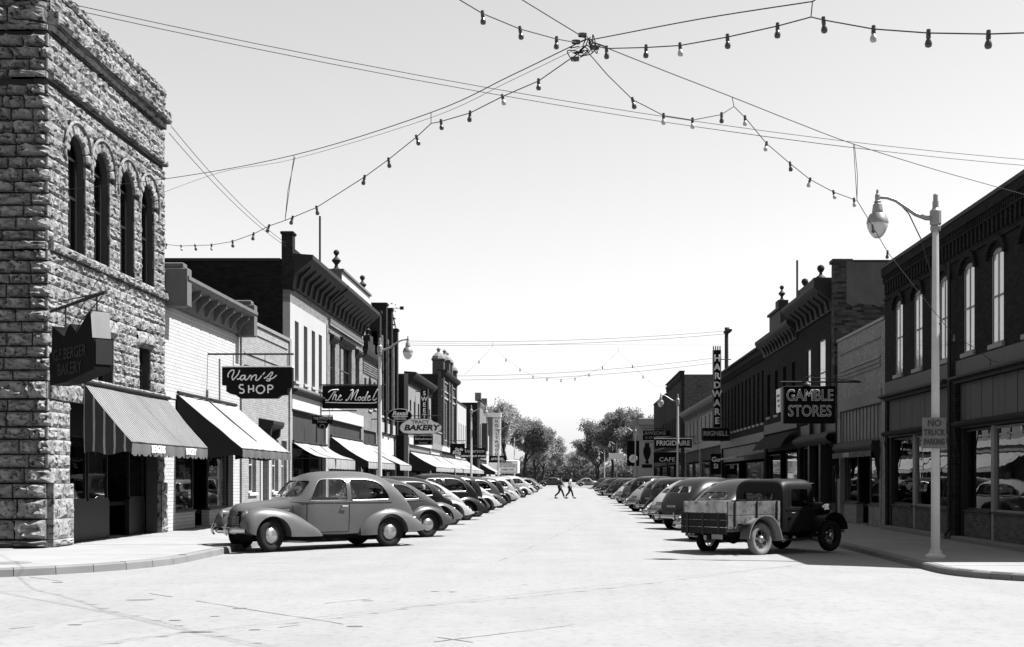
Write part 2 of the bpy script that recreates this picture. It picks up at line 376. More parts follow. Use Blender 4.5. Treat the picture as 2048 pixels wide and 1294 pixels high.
def pavement(side, name):
    L = side < 0
    cx, cy, r = (KL-4.4, 24.2, 4.4) if L else (KR+2.6, 23.0, 2.6)
    xk, zt = (KL, ZL) if L else (KR, ZR)
    far = 60 if not L else -60
    out = -70 if L else 70
    path = [(out, cy-r)]+[(cx+(out-cx)*t, cy-r) for t in (.55, .3, .16, .08)]
    path += arc(cx, cy, r, R(-90), R(0) if L else R(-180), 10)
    y = cy
    while y < 260: y += 2.4 if y < 70 else 12; path.append((xk, y))
    def off(i, d):
        a, c = Vector(path[max(i-1, 0)]), Vector(path[min(i+1, len(path)-1)]); t = (c-a).normalized()
        n = Vector((-t.y, t.x)) if L else Vector((t.y, -t.x)); return Vector(path[i])+n*d
    base = MB(); inner = [off(i, .10) for i in range(len(path))]
    bx = (XL if L else XR)-side*.0+ (1.0*side)
    poly = [tuple(p) for p in inner]+[(bx, 260), (bx, 60), (out, 60)]
    base.prism(poly, 2, zt-.3, zt-.012)
    root = structure(base.build(name, 'sidewalk')); WL[root.name] = Vector((0, 0, 0))
    kb = thing('kerb_line', (xk, cy, zt), 'x', 'x'); del kb['label'], kb['category']; structure(kb)
    for i in range(len(path)-1):
        p, q = Vector(path[i]), Vector(path[i+1]); pi, qi = off(i, .16), off(i+1, .16); d = (q-p).normalized()*.006
        po, qo = off(i, -.03), off(i+1, -.03)       # battered face: wider at the foot
        e = random.uniform(-.006, .006)
        vs = [(po+d)[:]+(zt-.35,), (qo-d)[:]+(zt-.35,), (qi-d)[:]+(zt-.35,), (pi+d)[:]+(zt-.35,)]
        vs += [(p+d)[:]+(zt-.03,), (q-d)[:]+(zt-.03,), (qi-d)[:]+(zt-.03,), (pi+d)[:]+(zt-.03,)]
        a, c = off(i, .03), off(i+1, .03)
        vs += [(a+d)[:]+(zt+e,), (c-d)[:]+(zt+e,), (qi-d)[:]+(zt+e,), (pi+d)[:]+(zt+e,)]
        fs = [(3, 2, 1, 0), (8, 9, 10, 11)]
        for o in (0, 4):
            for k in range(4): j = (k+1) % 4; fs.append((o+k, o+j, o+4+j, o+4+k))
        MB().add(vs, fs).build('kerb_stone', 'kerb', kb)
    def slab(poly):
        cxx = sum(p[0] for p in poly)/len(poly); cyy = sum(p[1] for p in poly)/len(poly)
        pp = []
        for p in poly:
            v = Vector((p[0]-cxx, p[1]-cyy)); pp.append((p[0]-v.x/max(v.length, .1)*.008, p[1]-v.y/max(v.length, .1)*.008))
        MB().prism(pp, 2, zt-.013, zt+random.uniform(-.002, .002)).build('paving_slab', 'sidewalk', root)
    ki = xk+side*.17; fx = XL if L else XR; w = (fx-ki)/2
    y = cy
    while y < 58:
        for c in range(2):
            xa, xb = sorted((ki+w*c, ki+w*(c+1))); slab([(xa, y), (xb, y), (xb, y+1.85), (xa, y+1.85)])
        y += 1.85
    rr = r-.17
    A0, A1 = (R(-90), R(0)) if L else (R(-90), R(-180))
    mid = (A0+A1)/2
    slab([(cx, cy)]+arc(cx, cy, rr, A0, mid, 5)); slab([(cx, cy)]+arc(cx, cy, rr, mid, A1, 5))
    x = cx
    for k in range(5):
        xa, xb = sorted((x, x+side*1.9)); yy = cy-rr
        hh = (26.6 if L else 24.5)-yy
        for c in range(2):
            y0, y1 = yy+hh*c/2, yy+hh*(c+1)/2
            if c == 1 and not L and k == 0: pass
            if y1 > cy and xb > fx and L: xb2 = min(xb, fx)
            else: xb2 = xb
            xa2 = xa
            if not L and y1 > cy and xa < fx: xa2 = fx
            if xb2-xa2 > .2: slab([(xa2, y0), (xb2, y0), (xb2, y1), (xa2, y1)])
        x += side*1.9
    return root
swl = pavement(-1, 'left_pavement'); swr = pavement(1, 'right_pavement')
p = px(62, 1126, 2440*(EYE-ZL)/(1126-956))
mh = MB(); mh.lathe([(.34, ZL-.02), (.34, ZL+.006), (.31, ZL+.009), (.0, ZL+.009)], (p.x-.35, p.y, 0), n=24); tag(mh.build('manhole_cover', 'kerb', origin=Vector((p.x-.35, p.y, ZL))), 'round flat cover plate set in the left corner pavement', 'cover')
# ---------------------------------------------------------------- cars: lofted bodies with cut windows, fenders, wheels
def interp(tab, x):
    """smooth interpolation in a table of (x, a, b, ...) rows sorted by falling x"""
    t = tab
    if x >= t[0][0]: return t[0][1:]
    if x <= t[-1][0]: return t[-1][1:]
    for i in range(len(t)-1):
        if t[i][0] >= x >= t[i+1][0]:
            f = (t[i][0]-x)/(t[i][0]-t[i+1][0]); p0 = t[max(i-1, 0)]; p1 = t[i]; p2 = t[i+1]; p3 = t[min(i+2, len(t)-1)]
            out = []
            for k in range(1, len(p1)):
                m1 = (p2[k]-p0[k])/max(p0[0]-p2[0], 1e-6)*(p1[0]-p2[0]); m2 = (p3[k]-p1[k])/max(p1[0]-p3[0], 1e-6)*(p1[0]-p2[0])
                f2, f3 = f*f, f*f*f
                out.append((2*f3-3*f2+1)*p1[k]+(f3-2*f2+f)*m1+(-2*f3+3*f2)*p2[k]+(f3-f2)*m2)
            return out
NT = 13
def section(x, tab, ins=0):
    zb, w0, zm, w1, zt, n = interp(tab, x)
    zb += ins; zt -= ins; w0 -= ins; w1 -= ins
    pts = [(0, zb), (w0*.7, zb), (w0, zb+.04), (w0*.6+w1*.4+.012, zb+(zm-zb)*.45), (w1+.004, zb+(zm-zb)*.8)]
    for k in range(NT+1):
        t = math.pi/2*k/NT; c, s = max(math.cos(t), 0), math.sin(t)
        pts.append((w1*c**(2/n), zm+(zt-zm)*s**(2/n)))
    return pts
def loft(tab, xs, ins=0):
    b = MB(); rows = []
    for x in xs:
        h = section(x, tab, ins); rows.append([(x, y, z) for y, z in h]+[(x, -y, z) for y, z in h[-2:0:-1]])
    n = len(rows[0]); b.v = [p for r in rows for p in r]
    for i in range(len(rows)-1):
        for k in range(n): j = (k+1) % n; b.q.append((i*n+k, i*n+j, i*n+n+j, i*n+n+k))
    b.q += [tuple(range(n))[::-1], tuple(range((len(rows)-1)*n, len(rows)*n))]
    return b
def surf_y(tab, x, z):
    s = section(x, tab)[2:]
    for (y0, z0), (y1, z1) in zip(s, s[1:]):
        if z0 <= z <= z1 and z1 > z0: return y0+(y1-y0)*(z-z0)/(z1-z0)
    return s[0][0] if z < s[0][1] else 0.0
def surf_x(tab, y, z, front):
    xs = [tab[0][0]+(tab[-1][0]-tab[0][0])*k/160 for k in range(161)]
    if not front: xs.reverse()
    for x in xs:
        if interp(tab, x)[4] >= z and surf_y(tab, x, z) >= abs(y): return x
    return 0
def rounded(pts, r, n=4):
    out = []; m = len(pts)
    for i in range(m):
        p, a, c = Vector(pts[i]), Vector(pts[i-1]), Vector(pts[(i+1) % m])
        ri = r[i] if isinstance(r, (list, tuple)) else r
        da = (a-p); dc = (c-p); ra = min(ri, da.length*.45); rc = min(ri, dc.length*.45)
        s, e = p+da.normalized()*ra, p+dc.normalized()*rc
        for k in range(n+1):
            t = k/n; out.append(tuple(s*(1-t)**2+p*2*t*(1-t)+e*t*t))
    return out
def patch_mesh(outline, fn, rings=3):
    c = Vector((sum(p[0] for p in outline)/len(outline), sum(p[1] for p in outline)/len(outline)))
    b = MB(); n = len(outline)
    b.v = [tuple(fn(*c))]
    for k in range(1, rings+1): b.v += [tuple(fn(*(c+(Vector(p)-c)*k/rings))) for p in outline]
    b.q = [(0, 1+i, 1+(i+1) % n) for i in range(n)]
    for k in range(rings-1):
        o = 1+k*n; b.q += [(o+i, o+n+i, o+n+(i+1) % n, o+(i+1) % n) for i in range(n)]
    return b
def fender(stations, yi, yo, arch=None, n=2.3, flip=1):
    """stations: (x, zb, zt, inner y, outer y)"""
    b = MB(); rows = []
    K = 14
    for x, zb, zt, i, o in stations:
        yc, hw = (i+o)/2, (o-i)/2; r = []
        for k in range(K+1):
            t = math.pi*k/K; c, s = math.cos(t), math.sin(t)
            r.append((x, flip*(yc+hw*(abs(c)**(2/n))*(1 if c > 0 else -1)), zb+(zt-zb)*s**(2/n)))
        rows.append(r)
    m = K+1; b.v = [p for r in rows for p in r]
    for i in range(len(rows)-1):
        for k in range(K): b.q.append((i*m+k, i*m+k+1, i*m+m+k+1, i*m+m+k))
        b.q.append((i*m+K, i*m, i*m+m, i*m+m+K))
    b.q += [tuple(range(m))[::-1], tuple(range((len(rows)-1)*m, len(rows)*m))]
    return b
def smooth_stations(st, n=26):
    tab = sorted(st, key=lambda s: -s[0]); x0, x1 = tab[0][0], tab[-1][0]
    out = []
    for k in range(n+1):
        t = .5-.5*math.cos(math.pi*k/n); x = x0+(x1-x0)*t; out.append((x,)+tuple(interp(tab, x)))
    return out
WHEEL = {}
def wheel_meshes(r, kind):
    key = (r, kind)
    if key in WHEEL: return WHEEL[key]
    w = .085
    ty = MB(); prof = []
    for k in range(17):
        t = 2*math.pi*k/16; prof.append((r-.075+.075*math.cos(t)*(1 if math.cos(t) > 0 else 1.1), w*math.copysign(abs(math.sin(t))**.7, math.sin(t))))
    ty.lathe(prof, axis=1, n=30, cap=False)
    rim = MB(); hub = MB()
    if kind == 'wire':
        rim.lathe([(r-.125, -.05), (r-.145, -.03), (r-.145, .03), (r-.125, .05), (r-.165, .045), (r-.165, -.045)], axis=1, n=28, cap=False)
        for k in range(16):
            a = 2*math.pi*k/16+.1*(-1)**k; s = (-1)**k
            rim.tube([(.07*math.cos(a+.2*s), .045 if k % 4 < 2 else -.0, .07*math.sin(a+.2*s)), ((r-.15)*math.cos(a), .02, (r-.15)*math.sin(a))], .008, 5)
        hub.lathe([(.085, -.03), (.085, .05), (.07, .075), (.06, .085), (.0, .09)], axis=1, n=20)
    else:
        rim.lathe([(r-.12, .045), (r-.13, .062), (r-.15, .05), (.17, .04), (0, .035), (0, -.04), (r-.14, -.05)], axis=1, n=28, cap=False)
        hub.lathe([(.185, .035), (.18, .06), (.155, .085), (.1, .108), (.04, .116), (0, .117)], axis=1, n=24)
    res = (ty.mesh('tyre', 'tyre', 50), rim.mesh('rim', 'car_dark', 40), hub.mesh('hubcap', 'hubcap', 40))
    WHEEL[key] = res; return res
def put_wheel(root, x, y, r, kind='disc', steer=0, tyre=None, rimc=None):
    ty, rim, hub = wheel_meshes(r, kind)
    w = link('wheel', rim, root); w.location = (x, y, r); w.rotation_euler = (0, 0, (math.pi if y < 0 else 0)+steer)
    t = link('tyre', ty, w); h = link('hubcap', hub, w)
    if tyre: t.material_slots[0].link = 'OBJECT'; t.material_slots[0].material = M[tyre]
    if rimc: w.material_slots[0].link = 'OBJECT'; w.material_slots[0].material = M[rimc]
    return w
def recolor(o, m):
    o.material_slots[0].link = 'OBJECT'; o.material_slots[0].material = M[m]
def make_car(kind):
    """builds one car of a kind at the origin, nose along +x; returns its root"""
    root = thing('parked_car', (0, 0, 0), 'car', 'car')
    BODY = 'car_grey'; painted = []
    if kind == 'fastback':      # early forties two-door sedan
        #        x     zb   w0   zm    w1   zt    n
        tab = [(2.14, .50, .10, .72, .14, .80, 2.0), (2.06, .44, .22, .78, .25, .96, 2.2), (1.85, .42, .30, .83, .34, 1.04, 2.3), (1.45, .40, .40, .87, .45, 1.09, 2.4),
               (1.00, .36, .60, .93, .66, 1.14, 2.6), (.80, .34, .72, .98, .76, 1.26, 2.8), (.60, .33, .77, 1.02, .80, 1.49, 3.0), (.38, .32, .78, 1.03, .81, 1.66, 3.0),
               (.05, .31, .79, 1.04, .82, 1.74, 3.0), (-.45, .31, .79, 1.04, .82, 1.765, 3.0), (-.95, .32, .78, 1.03, .82, 1.745, 3.0), (-1.35, .34, .76, 1.01, .79, 1.66, 2.9),
               (-1.70, .36, .70, .97, .73, 1.46, 2.7), (-2.0, .38, .59, .89, .62, 1.17, 2.5), (-2.22, .40, .44, .75, .47, .87, 2.3), (-2.34, .44, .25, .60, .28, .66, 2.0)]
        side = [rounded([(.64, 1.10), (-.28, 1.10), (-.28, 1.58), (.36, 1.58)], [.05, .05, .12, .16]), rounded([(-.38, 1.10), (-1.44, 1.11), (-1.2, 1.48), (-.9, 1.575), (-.38, 1.58)], [.05, .14, .2, .25, .08])]
        wz0, wz1, ws = 1.17, 1.54, .62; rw = (1.24, 1.46, .46)
        ff = [(2.2, .58, .66, .62, .74), (2.1, .44, .84, .50, .89), (1.9, .36, .94, .44, .93), (1.62, .34, .96, .40, .945), (1.3, .33, .92, .40, .94), (1.0, .32, .83, .44, .92), (.72, .31, .68, .5, .88), (.45, .31, .5, .6, .84), (.34, .31, .36, .7, .82)]
        rf = [(-.62, .30, .5, .68, .84), (-.78, .30, .70, .6, .9), (-1.05, .31, .86, .5, .94), (-1.42, .32, .92, .46, .95), (-1.8, .34, .84, .46, .93), (-2.1, .36, .68, .48, .88), (-2.32, .38, .54, .54, .80), (-2.4, .42, .46, .6, .72)]
        wx, r, board = (1.55, -1.40), .355, False
        lampx, lampz, lampy = 2.08, .80, .62; tailx = -2.40
    elif kind == 'humpback':    # late thirties trunk-back sedan with separate fenders
        tab = [(2.06, .52, .10, .74, .12, .82, 2.0), (2.0, .46, .18, .84, .20, 1.0, 2.3), (1.8, .44, .26, .90, .28, 1.09, 2.3), (1.35, .42, .38, .94, .41, 1.13, 2.4),
               (.98, .40, .56, .98, .60, 1.17, 2.6), (.86, .40, .66, 1.02, .70, 1.26, 2.8), (.70, .39, .70, 1.04, .74, 1.46, 3.0), (.52, .38, .72, 1.05, .75, 1.62, 3.0),
               (.2, .38, .73, 1.06, .76, 1.70, 3.0), (-.4, .38, .73, 1.06, .76, 1.715, 3.0), (-.95, .38, .72, 1.05, .76, 1.67, 2.9), (-1.3, .40, .70, 1.02, .73, 1.56, 2.7),
               (-1.55, .42, .64, .98, .68, 1.36, 2.5), (-1.72, .43, .58, .92, .62, 1.17, 2.6), (-1.95, .44, .54, .86, .57, 1.08, 2.6), (-2.12, .46, .47, .76, .50, .94, 2.4), (-2.2, .5, .3, .66, .32, .74, 2.0)]
        side = [rounded([(.62, 1.11), (-.12, 1.11), (-.12, 1.54), (.5, 1.54)], [.05, .05, .1, .12]), rounded([(-.22, 1.11), (-1.22, 1.12), (-1.06, 1.46), (-.8, 1.54), (-.22, 1.54)], [.05, .12, .18, .2, .08])]
        wz0, wz1, ws = 1.2, 1.52, .58; rw = (1.28, 1.46, .38)
        ff = [(2.28, .50, .58, .56, .68), (2.16, .40, .80, .46, .86), (1.9, .36, .93, .40, .92), (1.58, .36, .96, .38, .93), (1.25, .36, .86, .40, .92), (.95, .34, .66, .44, .9), (.7, .33, .46, .5, .88), (.55, .32, .38, .55, .86)]
        rf = [(-.72, .32, .42, .62, .86), (-.9, .32, .64, .56, .9), (-1.15, .33, .84, .5, .93), (-1.45, .34, .91, .48, .93), (-1.8, .35, .82, .48, .91), (-2.1, .38, .64, .52, .86), (-2.28, .42, .5, .58, .76)]
        wx, r, board = (1.50, -1.42), .37, True
        lampx, lampz, lampy = 2.02, .98, .50; tailx = -2.28
    elif kind == 'boxy':        # upright early thirties sedan
        tab = [(1.86, .52, .2, .96, .24, 1.12, 3.0), (1.82, .50, .26, .98, .30, 1.16, 3.0), (1.4, .48, .34, 1.0, .38, 1.19, 3.0), (.98, .46, .5, 1.02, .54, 1.22, 3.0), (.90, .44, .60, 1.04, .64, 1.32, 3.4), (.82, .43, .64, 1.05, .67, 1.56, 4.0),
               (.66, .42, .65, 1.06, .68, 1.69, 4.4), (.2, .42, .66, 1.06, .69, 1.735, 4.6), (-.5, .42, .66, 1.06, .69, 1.74, 4.6), (-1.05, .42, .66, 1.06, .69, 1.71, 4.4), (-1.35, .43, .65, 1.04, .68, 1.63, 3.8), (-1.5, .44, .63, 1.02, .66, 1.50, 3.2), (-1.62, .46, .6, .98, .63, 1.3, 2.8), (-1.7, .5, .55, .9, .58, 1.05, 2.4)]
        side = [rounded([(.60, 1.12), (-.12, 1.12), (-.12, 1.55), (.58, 1.55)], .06), rounded([(-.22, 1.12), (-1.16, 1.12), (-1.12, 1.5), (-1.04, 1.55), (-.22, 1.55)], .08)]
        wz0, wz1, ws = 1.22, 1.54, .56; rw = (1.26, 1.46, .36)
        ff = [(2.05, .44, .5, .52, .7), (1.96, .40, .70, .44, .84), (1.75, .36, .86, .40, .88), (1.45, .36, .90, .38, .88), (1.15, .36, .80, .40, .88), (.85, .34, .6, .44, .87), (.62, .33, .42, .5, .86), (.5, .32, .36, .55, .86)]
        rf = [(-.66, .32, .42, .6, .86), (-.85, .32, .66, .54, .88), (-1.1, .33, .84, .5, .9), (-1.36, .34, .88, .5, .9), (-1.64, .35, .8, .52, .89), (-1.84, .38, .6, .54, .86), (-1.94, .42, .5, .58, .8)]
        wx, r, board = (1.42, -1.32), .37, True
        lampx, lampz, lampy = 1.86, .98, .48; tailx = -1.94
    else:                       # rounded coupe-like sedan, streamlined back
        tab = [(2.1, .50, .12, .70, .15, .80, 2.0), (2.02, .44, .24, .78, .27, .97, 2.2), (1.8, .42, .32, .82, .35, 1.04, 2.3), (1.4, .40, .42, .86, .46, 1.08, 2.4),
               (.95, .36, .60, .92, .66, 1.13, 2.6), (.75, .35, .70, .97, .74, 1.26, 2.7), (.52, .34, .75, 1.0, .78, 1.50, 2.8), (.3, .33, .76, 1.01, .80, 1.61, 2.8),
               (-.05, .33, .77, 1.02, .80, 1.665, 2.8), (-.5, .33, .77, 1.01, .80, 1.65, 2.7), (-.95, .34, .75, .98, .78, 1.55, 2.6), (-1.3, .35, .71, .94, .73, 1.40, 2.5),
               (-1.65, .37, .63, .88, .66, 1.20, 2.4), (-2.0, .39, .52, .78, .55, .98, 2.3), (-2.25, .42, .38, .66, .40, .76, 2.2), (-2.38, .46, .2, .55, .22, .6, 2.0)]
        side = [rounded([(.58, 1.09), (-.22, 1.09), (-.22, 1.50), (.4, 1.50)], [.05, .05, .1, .15]), rounded([(-.32, 1.09), (-1.18, 1.09), (-.98, 1.36), (-.7, 1.48), (-.32, 1.50)], [.05, .12, .2, .2, .08])]
        wz0, wz1, ws = 1.16, 1.48, .6; rw = (1.14, 1.32, .44)
        ff = [(2.24, .52, .60, .58, .72), (2.12, .42, .82, .48, .88), (1.9, .36, .93, .42, .93), (1.6, .35, .95, .40, .94), (1.28, .34, .90, .40, .93), (1.0, .33, .78, .44, .91), (.74, .32, .6, .52, .88), (.5, .32, .4, .64, .84)]
        rf = [(-.62, .31, .48, .68, .85), (-.8, .31, .68, .6, .9), (-1.1, .32, .85, .5, .93), (-1.45, .33, .90, .46, .94), (-1.85, .35, .80, .46, .92), (-2.15, .38, .62, .5, .86), (-2.38, .42, .48, .58, .76)]
        wx, r, board = (1.52, -1.42), .36, False
        lampx, lampz, lampy = 2.04, .86, .60; tailx = -2.4
    x0, x1 = tab[0][0], tab[-1][0]
    xs = [x0+(x1-x0)*(.5-.5*math.cos(math.pi*(k/44)))*.35+(x0+(x1-x0)*k/44-x0)*.65 for k in range(45)]
    body = loft(tab, xs).build('body', BODY, root)
    cuts = []
    xa, xb = .62, -1.42
    cav = loft([t for t in tab], [xa-(xa-xb)*k/14 for k in range(15)], .045)
    cav.v = [(x, y, max(z, .62)) for x, y, z in cav.v]
    cuts.append(cav.build('cut', 'interior'))
    for poly in side: cuts.append(MB().prism(poly, 1, -1.2, 1.2).build('cut', 'interior'))
    for s in (-1, 1):
        wp = rounded([(s*.03, wz0), (s*ws, wz0+.02), (s*(ws-.08), wz1), (s*.03, wz1)], [.02, .1, .1, .02])
        cuts.append(MB().prism(wp, 0, .1, 1.4).build('cut', 'interior'))
        rp = rounded([(s*.02, rw[0]), (s*rw[2], rw[0]), (s*(rw[2]-.08), rw[1]), (s*.02, rw[1])], [.02, .08, .08, .02])
        cuts.append(MB().prism(rp, 0, -2.4, -.9).build('cut', 'interior'))
    me = apply_bool(body, cuts); me.materials.clear(); me.materials.append(M[BODY]); me.shade_smooth(); me.set_sharp_from_angle(angle=R(38)); painted.append(body)
    for poly in side:
        for s in (-1, 1):
            fn = lambda x, z, d=.0, s=s: (x, s*(surf_y(tab, x, z)-d), z)
            patch_mesh(poly, lambda x, z: fn(x, z, .02)).build('side_window', 'glass_car', root, smooth=60, recalc=False)
            MB().tube([fn(x, z, -.002) for x, z in poly], .007, 5, closed=True).build('window_trim', 'chrome_dull', root, smooth=60)
    for s in (-1, 1):
        wp = rounded([(s*.03, wz0), (s*ws, wz0+.02), (s*(ws-.08), wz1), (s*.03, wz1)], [.02, .1, .1, .02])
        patch_mesh(wp, lambda y, z: (surf_x(tab, y, z, True)-.02, y, z)).build('windscreen', 'glass_car', root, smooth=60, recalc=False)
        rp = rounded([(s*.02, rw[0]), (s*rw[2], rw[0]), (s*(rw[2]-.08), rw[1]), (s*.02, rw[1])], [.02, .08, .08, .02])
        patch_mesh(rp, lambda y, z: (surf_x(tab, y, z, False)+.02, y, z)).build('rear_window', 'glass_car', root, smooth=60, recalc=False)
        MB().tube([(surf_x(tab, y, z, False)-.003, y, z) for y, z in rp], .009, 5, closed=True).build('window_trim', 'chrome_dull', root, smooth=60)
    MB().tube([(surf_x(tab, .02, wz0+(wz1-wz0)*k/4, True)+.004, 0, wz0+(wz1-wz0)*k/4) for k in range(5)], .014, 6).build('centre_bar', 'chrome_dull', root, smooth=60)
    for nm, st in (('front_fender', ff), ('rear_fender', rf)):
        for s in (-1, 1):
            f = fender(smooth_stations(st), 0, 0, flip=s).build(nm, BODY, root)
            cx = wx[0] if nm[0] == 'f' else wx[1]
            cyl = MB(); cyl.lathe([(r+.055, -.36), (r+.055, .45)], (cx, s*.86, r+.01), axis=1, n=36)
            me = apply_bool(f, [cyl.build('cut', 'interior')]); me.materials.clear(); me.materials.append(M[BODY]); me.shade_smooth(); me.set_sharp_from_angle(angle=R(40)); painted.append(f)
    if board:
        for s in (-1, 1): MB().box(-.85, .75, min(s*.62, s*.86), max(s*.62, s*.86), .31, .35, .015).build('running_board', 'rubber', root)
    fl = MB(); fl.box(-2.0, 1.85, -.5, .5, .22, .40, .03); fl.box(-1.55, -1.3, -.72, .72, .28, .36, .02); fl.box(1.45, 1.65, -.72, .72, .28, .36, .02); fl.build('chassis', 'under', root)
    for x in wx:
        for s in (-1, 1): put_wheel(root, x, s*.73, r, steer=(R(16) if (x > 0 and kind == 'fastback') else 0))
    # bumpers with over-riders and brackets
    for x, sg in ((x0+.22, 1), (tailx-.08, -1)):
        bb = MB(); rows = []
        for k in range(17):
            t = -1+2*k/16; y = t*.80; xx = x-sg*.22*abs(t)**2.4
            rows.append([(xx-sg*.012, y, .40), (xx+sg*.02, y, .425), (xx+sg*.03, y, .47), (xx+sg*.02, y, .515), (xx-sg*.012, y, .54)])
        bb.grid(rows); bb.grid([[(p[0]-sg*.016, p[1], p[2]) for p in r_] for r_ in rows])
        bo = bb.build('bumper', 'chrome', root, smooth=50, recalc=False)
        for s in (-1, 1):
            MB().tube([(x+sg*.0, s*.34, .37), (x+sg*.05, s*.34, .42), (x+sg*.055, s*.34, .52), (x+sg*.02, s*.34, .62)], [.02, .03, .032, .02], 8).build('over_rider', 'chrome', bo, smooth=50)
            MB().tube([(x-sg*.03, s*.42, .46), (x-sg*.4, s*.42, .42)], .025, 6).build('bracket', 'under', bo)
    # headlamps and tail lamps, plates
    for s in (-1, 1):
        hl = MB(); hl.lathe([(.01, -.30), (.05, -.26), (.09, -.15), (.105, -.03), (.108, .0)], (lampx, s*lampy, lampz), axis=0, n=20)
        h = hl.build('headlamp', BODY, root, smooth=50); painted.append(h)
        MB().lathe([(.108, .0), (.112, .012), (.10, .02)], (lampx, s*lampy, lampz), axis=0, n=20, cap=False).build('lamp_ring', 'chrome', h, smooth=40)
        MB().lathe([(.10, .014), (.07, .03), (.03, .036), (0, .037)], (lampx, s*lampy, lampz), axis=0, n=20, cap=False).build('lens', 'lens', h, smooth=60)
        tl = MB(); tl.lathe([(.0, -.06), (.03, -.055), (.04, -.01), (.03, .04), (0, .06)], (tailx+.30, s*.69, interp(sorted(rf, key=lambda q: -q[0]), tailx+.30)[1]-.02), axis=0, n=12); tl.build('tail_lamp', 'chrome_dull', root, smooth=50)
    pb = MB(); xp = surf_x(tab, 0, .82, False); pb.box(xp-.05, xp-.03, -.17, .17, .72, .84, .004); pl = pb.build('number_plate', 'plate', root)
    MB().box(xp-.04, xp+.05, -.03, .03, .77, .8).build('bracket', 'under', pl)
    # grille: bars wrapped round the nose
    for k in range(9):
        z = .50+.042*k
        pts = []
        for j in range(11):
            y = -.30+.06*j; zz = max(.45, z); xx = x0+.015-.9*y*y-(.06 if k > 6 else 0)*(k-6)
            pts.append((xx, y, zz))
        MB().tube(pts, .010, 5).build('grille_bar', 'chrome_dull', root, smooth=60)
    g = MB(); rows = [[(x0+.0-.9*(-.32+.064*j)**2-.02*max(0, k-5), -.32+.064*j, .46+.06*k) for j in range(11)] for k in range(8)]; g.grid(rows)
    g.build('grille', 'under', root, recalc=False)
    MB().tube([(x0-.02, 0, .96 if kind != 'humpback' else 1.04), (x0-.12, 0, interp(tab, x0-.12)[4]+.02), (x0-.35, 0, interp(tab, x0-.35)[4]+.01)], [.012, .02, .006], 8).build('bonnet_ornament', 'chrome', root, smooth=50)
    # chrome belt line, bonnet side strip, door gaps, handles
    for s in (-1, 1):
        zb = side[0][0][1]-.05
        MB().tube([(1.0-.06*k, s*(surf_y(tab, 1.0-.06*k, zb-.02)+.004), zb-.02-.0005*k) for k in range(42)], .012, 5).build('belt_moulding', 'chrome_dull' if kind == 'fastback' else BODY, root, smooth=60)
        if kind == 'fastback': MB().tube([(1.85-.1*k, s*(surf_y(tab, 1.85-.1*k, .90)+.006), .90) for k in range(9)], .014, 5).build('bonnet_strip', 'chrome', root, smooth=60)
        for xd in (.70, -.33):
            zt = interp(tab, xd)[4]-.1
            MB().tube([(xd, s*(surf_y(tab, xd, .40+(min(zt, 1.06)-.40)*k/8)+.001), .40+(min(zt, 1.06)-.40)*k/8) for k in range(9)], .006, 4).build('door_gap', 'under', root)
        MB().tube([(.68-.1*k, s*(surf_y(tab, .68-.1*k, .40)+.002), .40) for k in range(11)], .005, 4).build('door_gap', 'under', root)
        MB().tube([(-.13, s*(surf_y(tab, -.13, .97)+.004), .97), (-.13, s*(surf_y(tab, -.13, .97)+.04), .97), (-.27, s*(surf_y(tab, -.27, .97)+.045), .965)], .012, 6).build('door_handle', 'chrome', root, smooth=50)
        MB().tube([(.98, s*(surf_y(tab, .98, .44+.06*k)+.001), .44+.06*k) for k in range(11)], .006, 4).build('bonnet_gap', 'under', root)
    se = MB(); se.box(-.25, -.05, -.62, .62, .62, 1.16, .06); se.box(-.25, .3, -.62, .62, .6, .8, .05); se.box(-1.2, -1.0, -.6, .6, .62, 1.14, .06); se.box(-1.2, -.6, -.6, .6, .6, .8, .05); se.build('seats', 'seat', root)
    sw = MB(); sw.tube([(.36+.05*math.cos(2*math.pi*k/18), .33+.2*math.sin(2*math.pi*k/18), 1.1+.19*math.cos(2*math.pi*k/18)) for k in range(18)], .013, 6, closed=True); sw.tube([(.36, .33, 1.1), (.75, .33, .85)], .018, 6); sw.tube([(.36, .14, 1.1), (.36, .52, 1.1)], .01, 5); sw.build('steering_wheel', 'rubber', root, smooth=50)
    return root
CARS = {k: make_car(k) for k in ('fastback', 'humpback', 'round', 'boxy')}
PAINTED = ('body', 'front_fender', 'rear_fender', 'headlamp')
used = set()
def place_car(kind, x, y, rz, col, label, group, sc=1.0, fend=None, dz=0, tilt=0):
    src = CARS[kind]
    if kind in used: root = copy_tree(src)
    else: root = src; used.add(kind)
    root.location = (x, y, road_z(x)+dz); root.rotation_euler = (0, tilt, rz); root.scale = (sc*1.0, sc, sc*random.uniform(.97, 1.03) if sc != 1.03 else sc)
    if 'painted' in root: del root['painted']
    tag(root, label, 'car', group)
    for ch in root.children:
        b = ch.name.split('.')[0]
        if b in PAINTED: recolor(ch, 'car_'+(fend if (fend and 'fender' in b) else col))
        if b == 'belt_moulding' and ch.material_slots[0].link != 'OBJECT' and kind != 'fastback': recolor(ch, 'car_'+col)
    return root
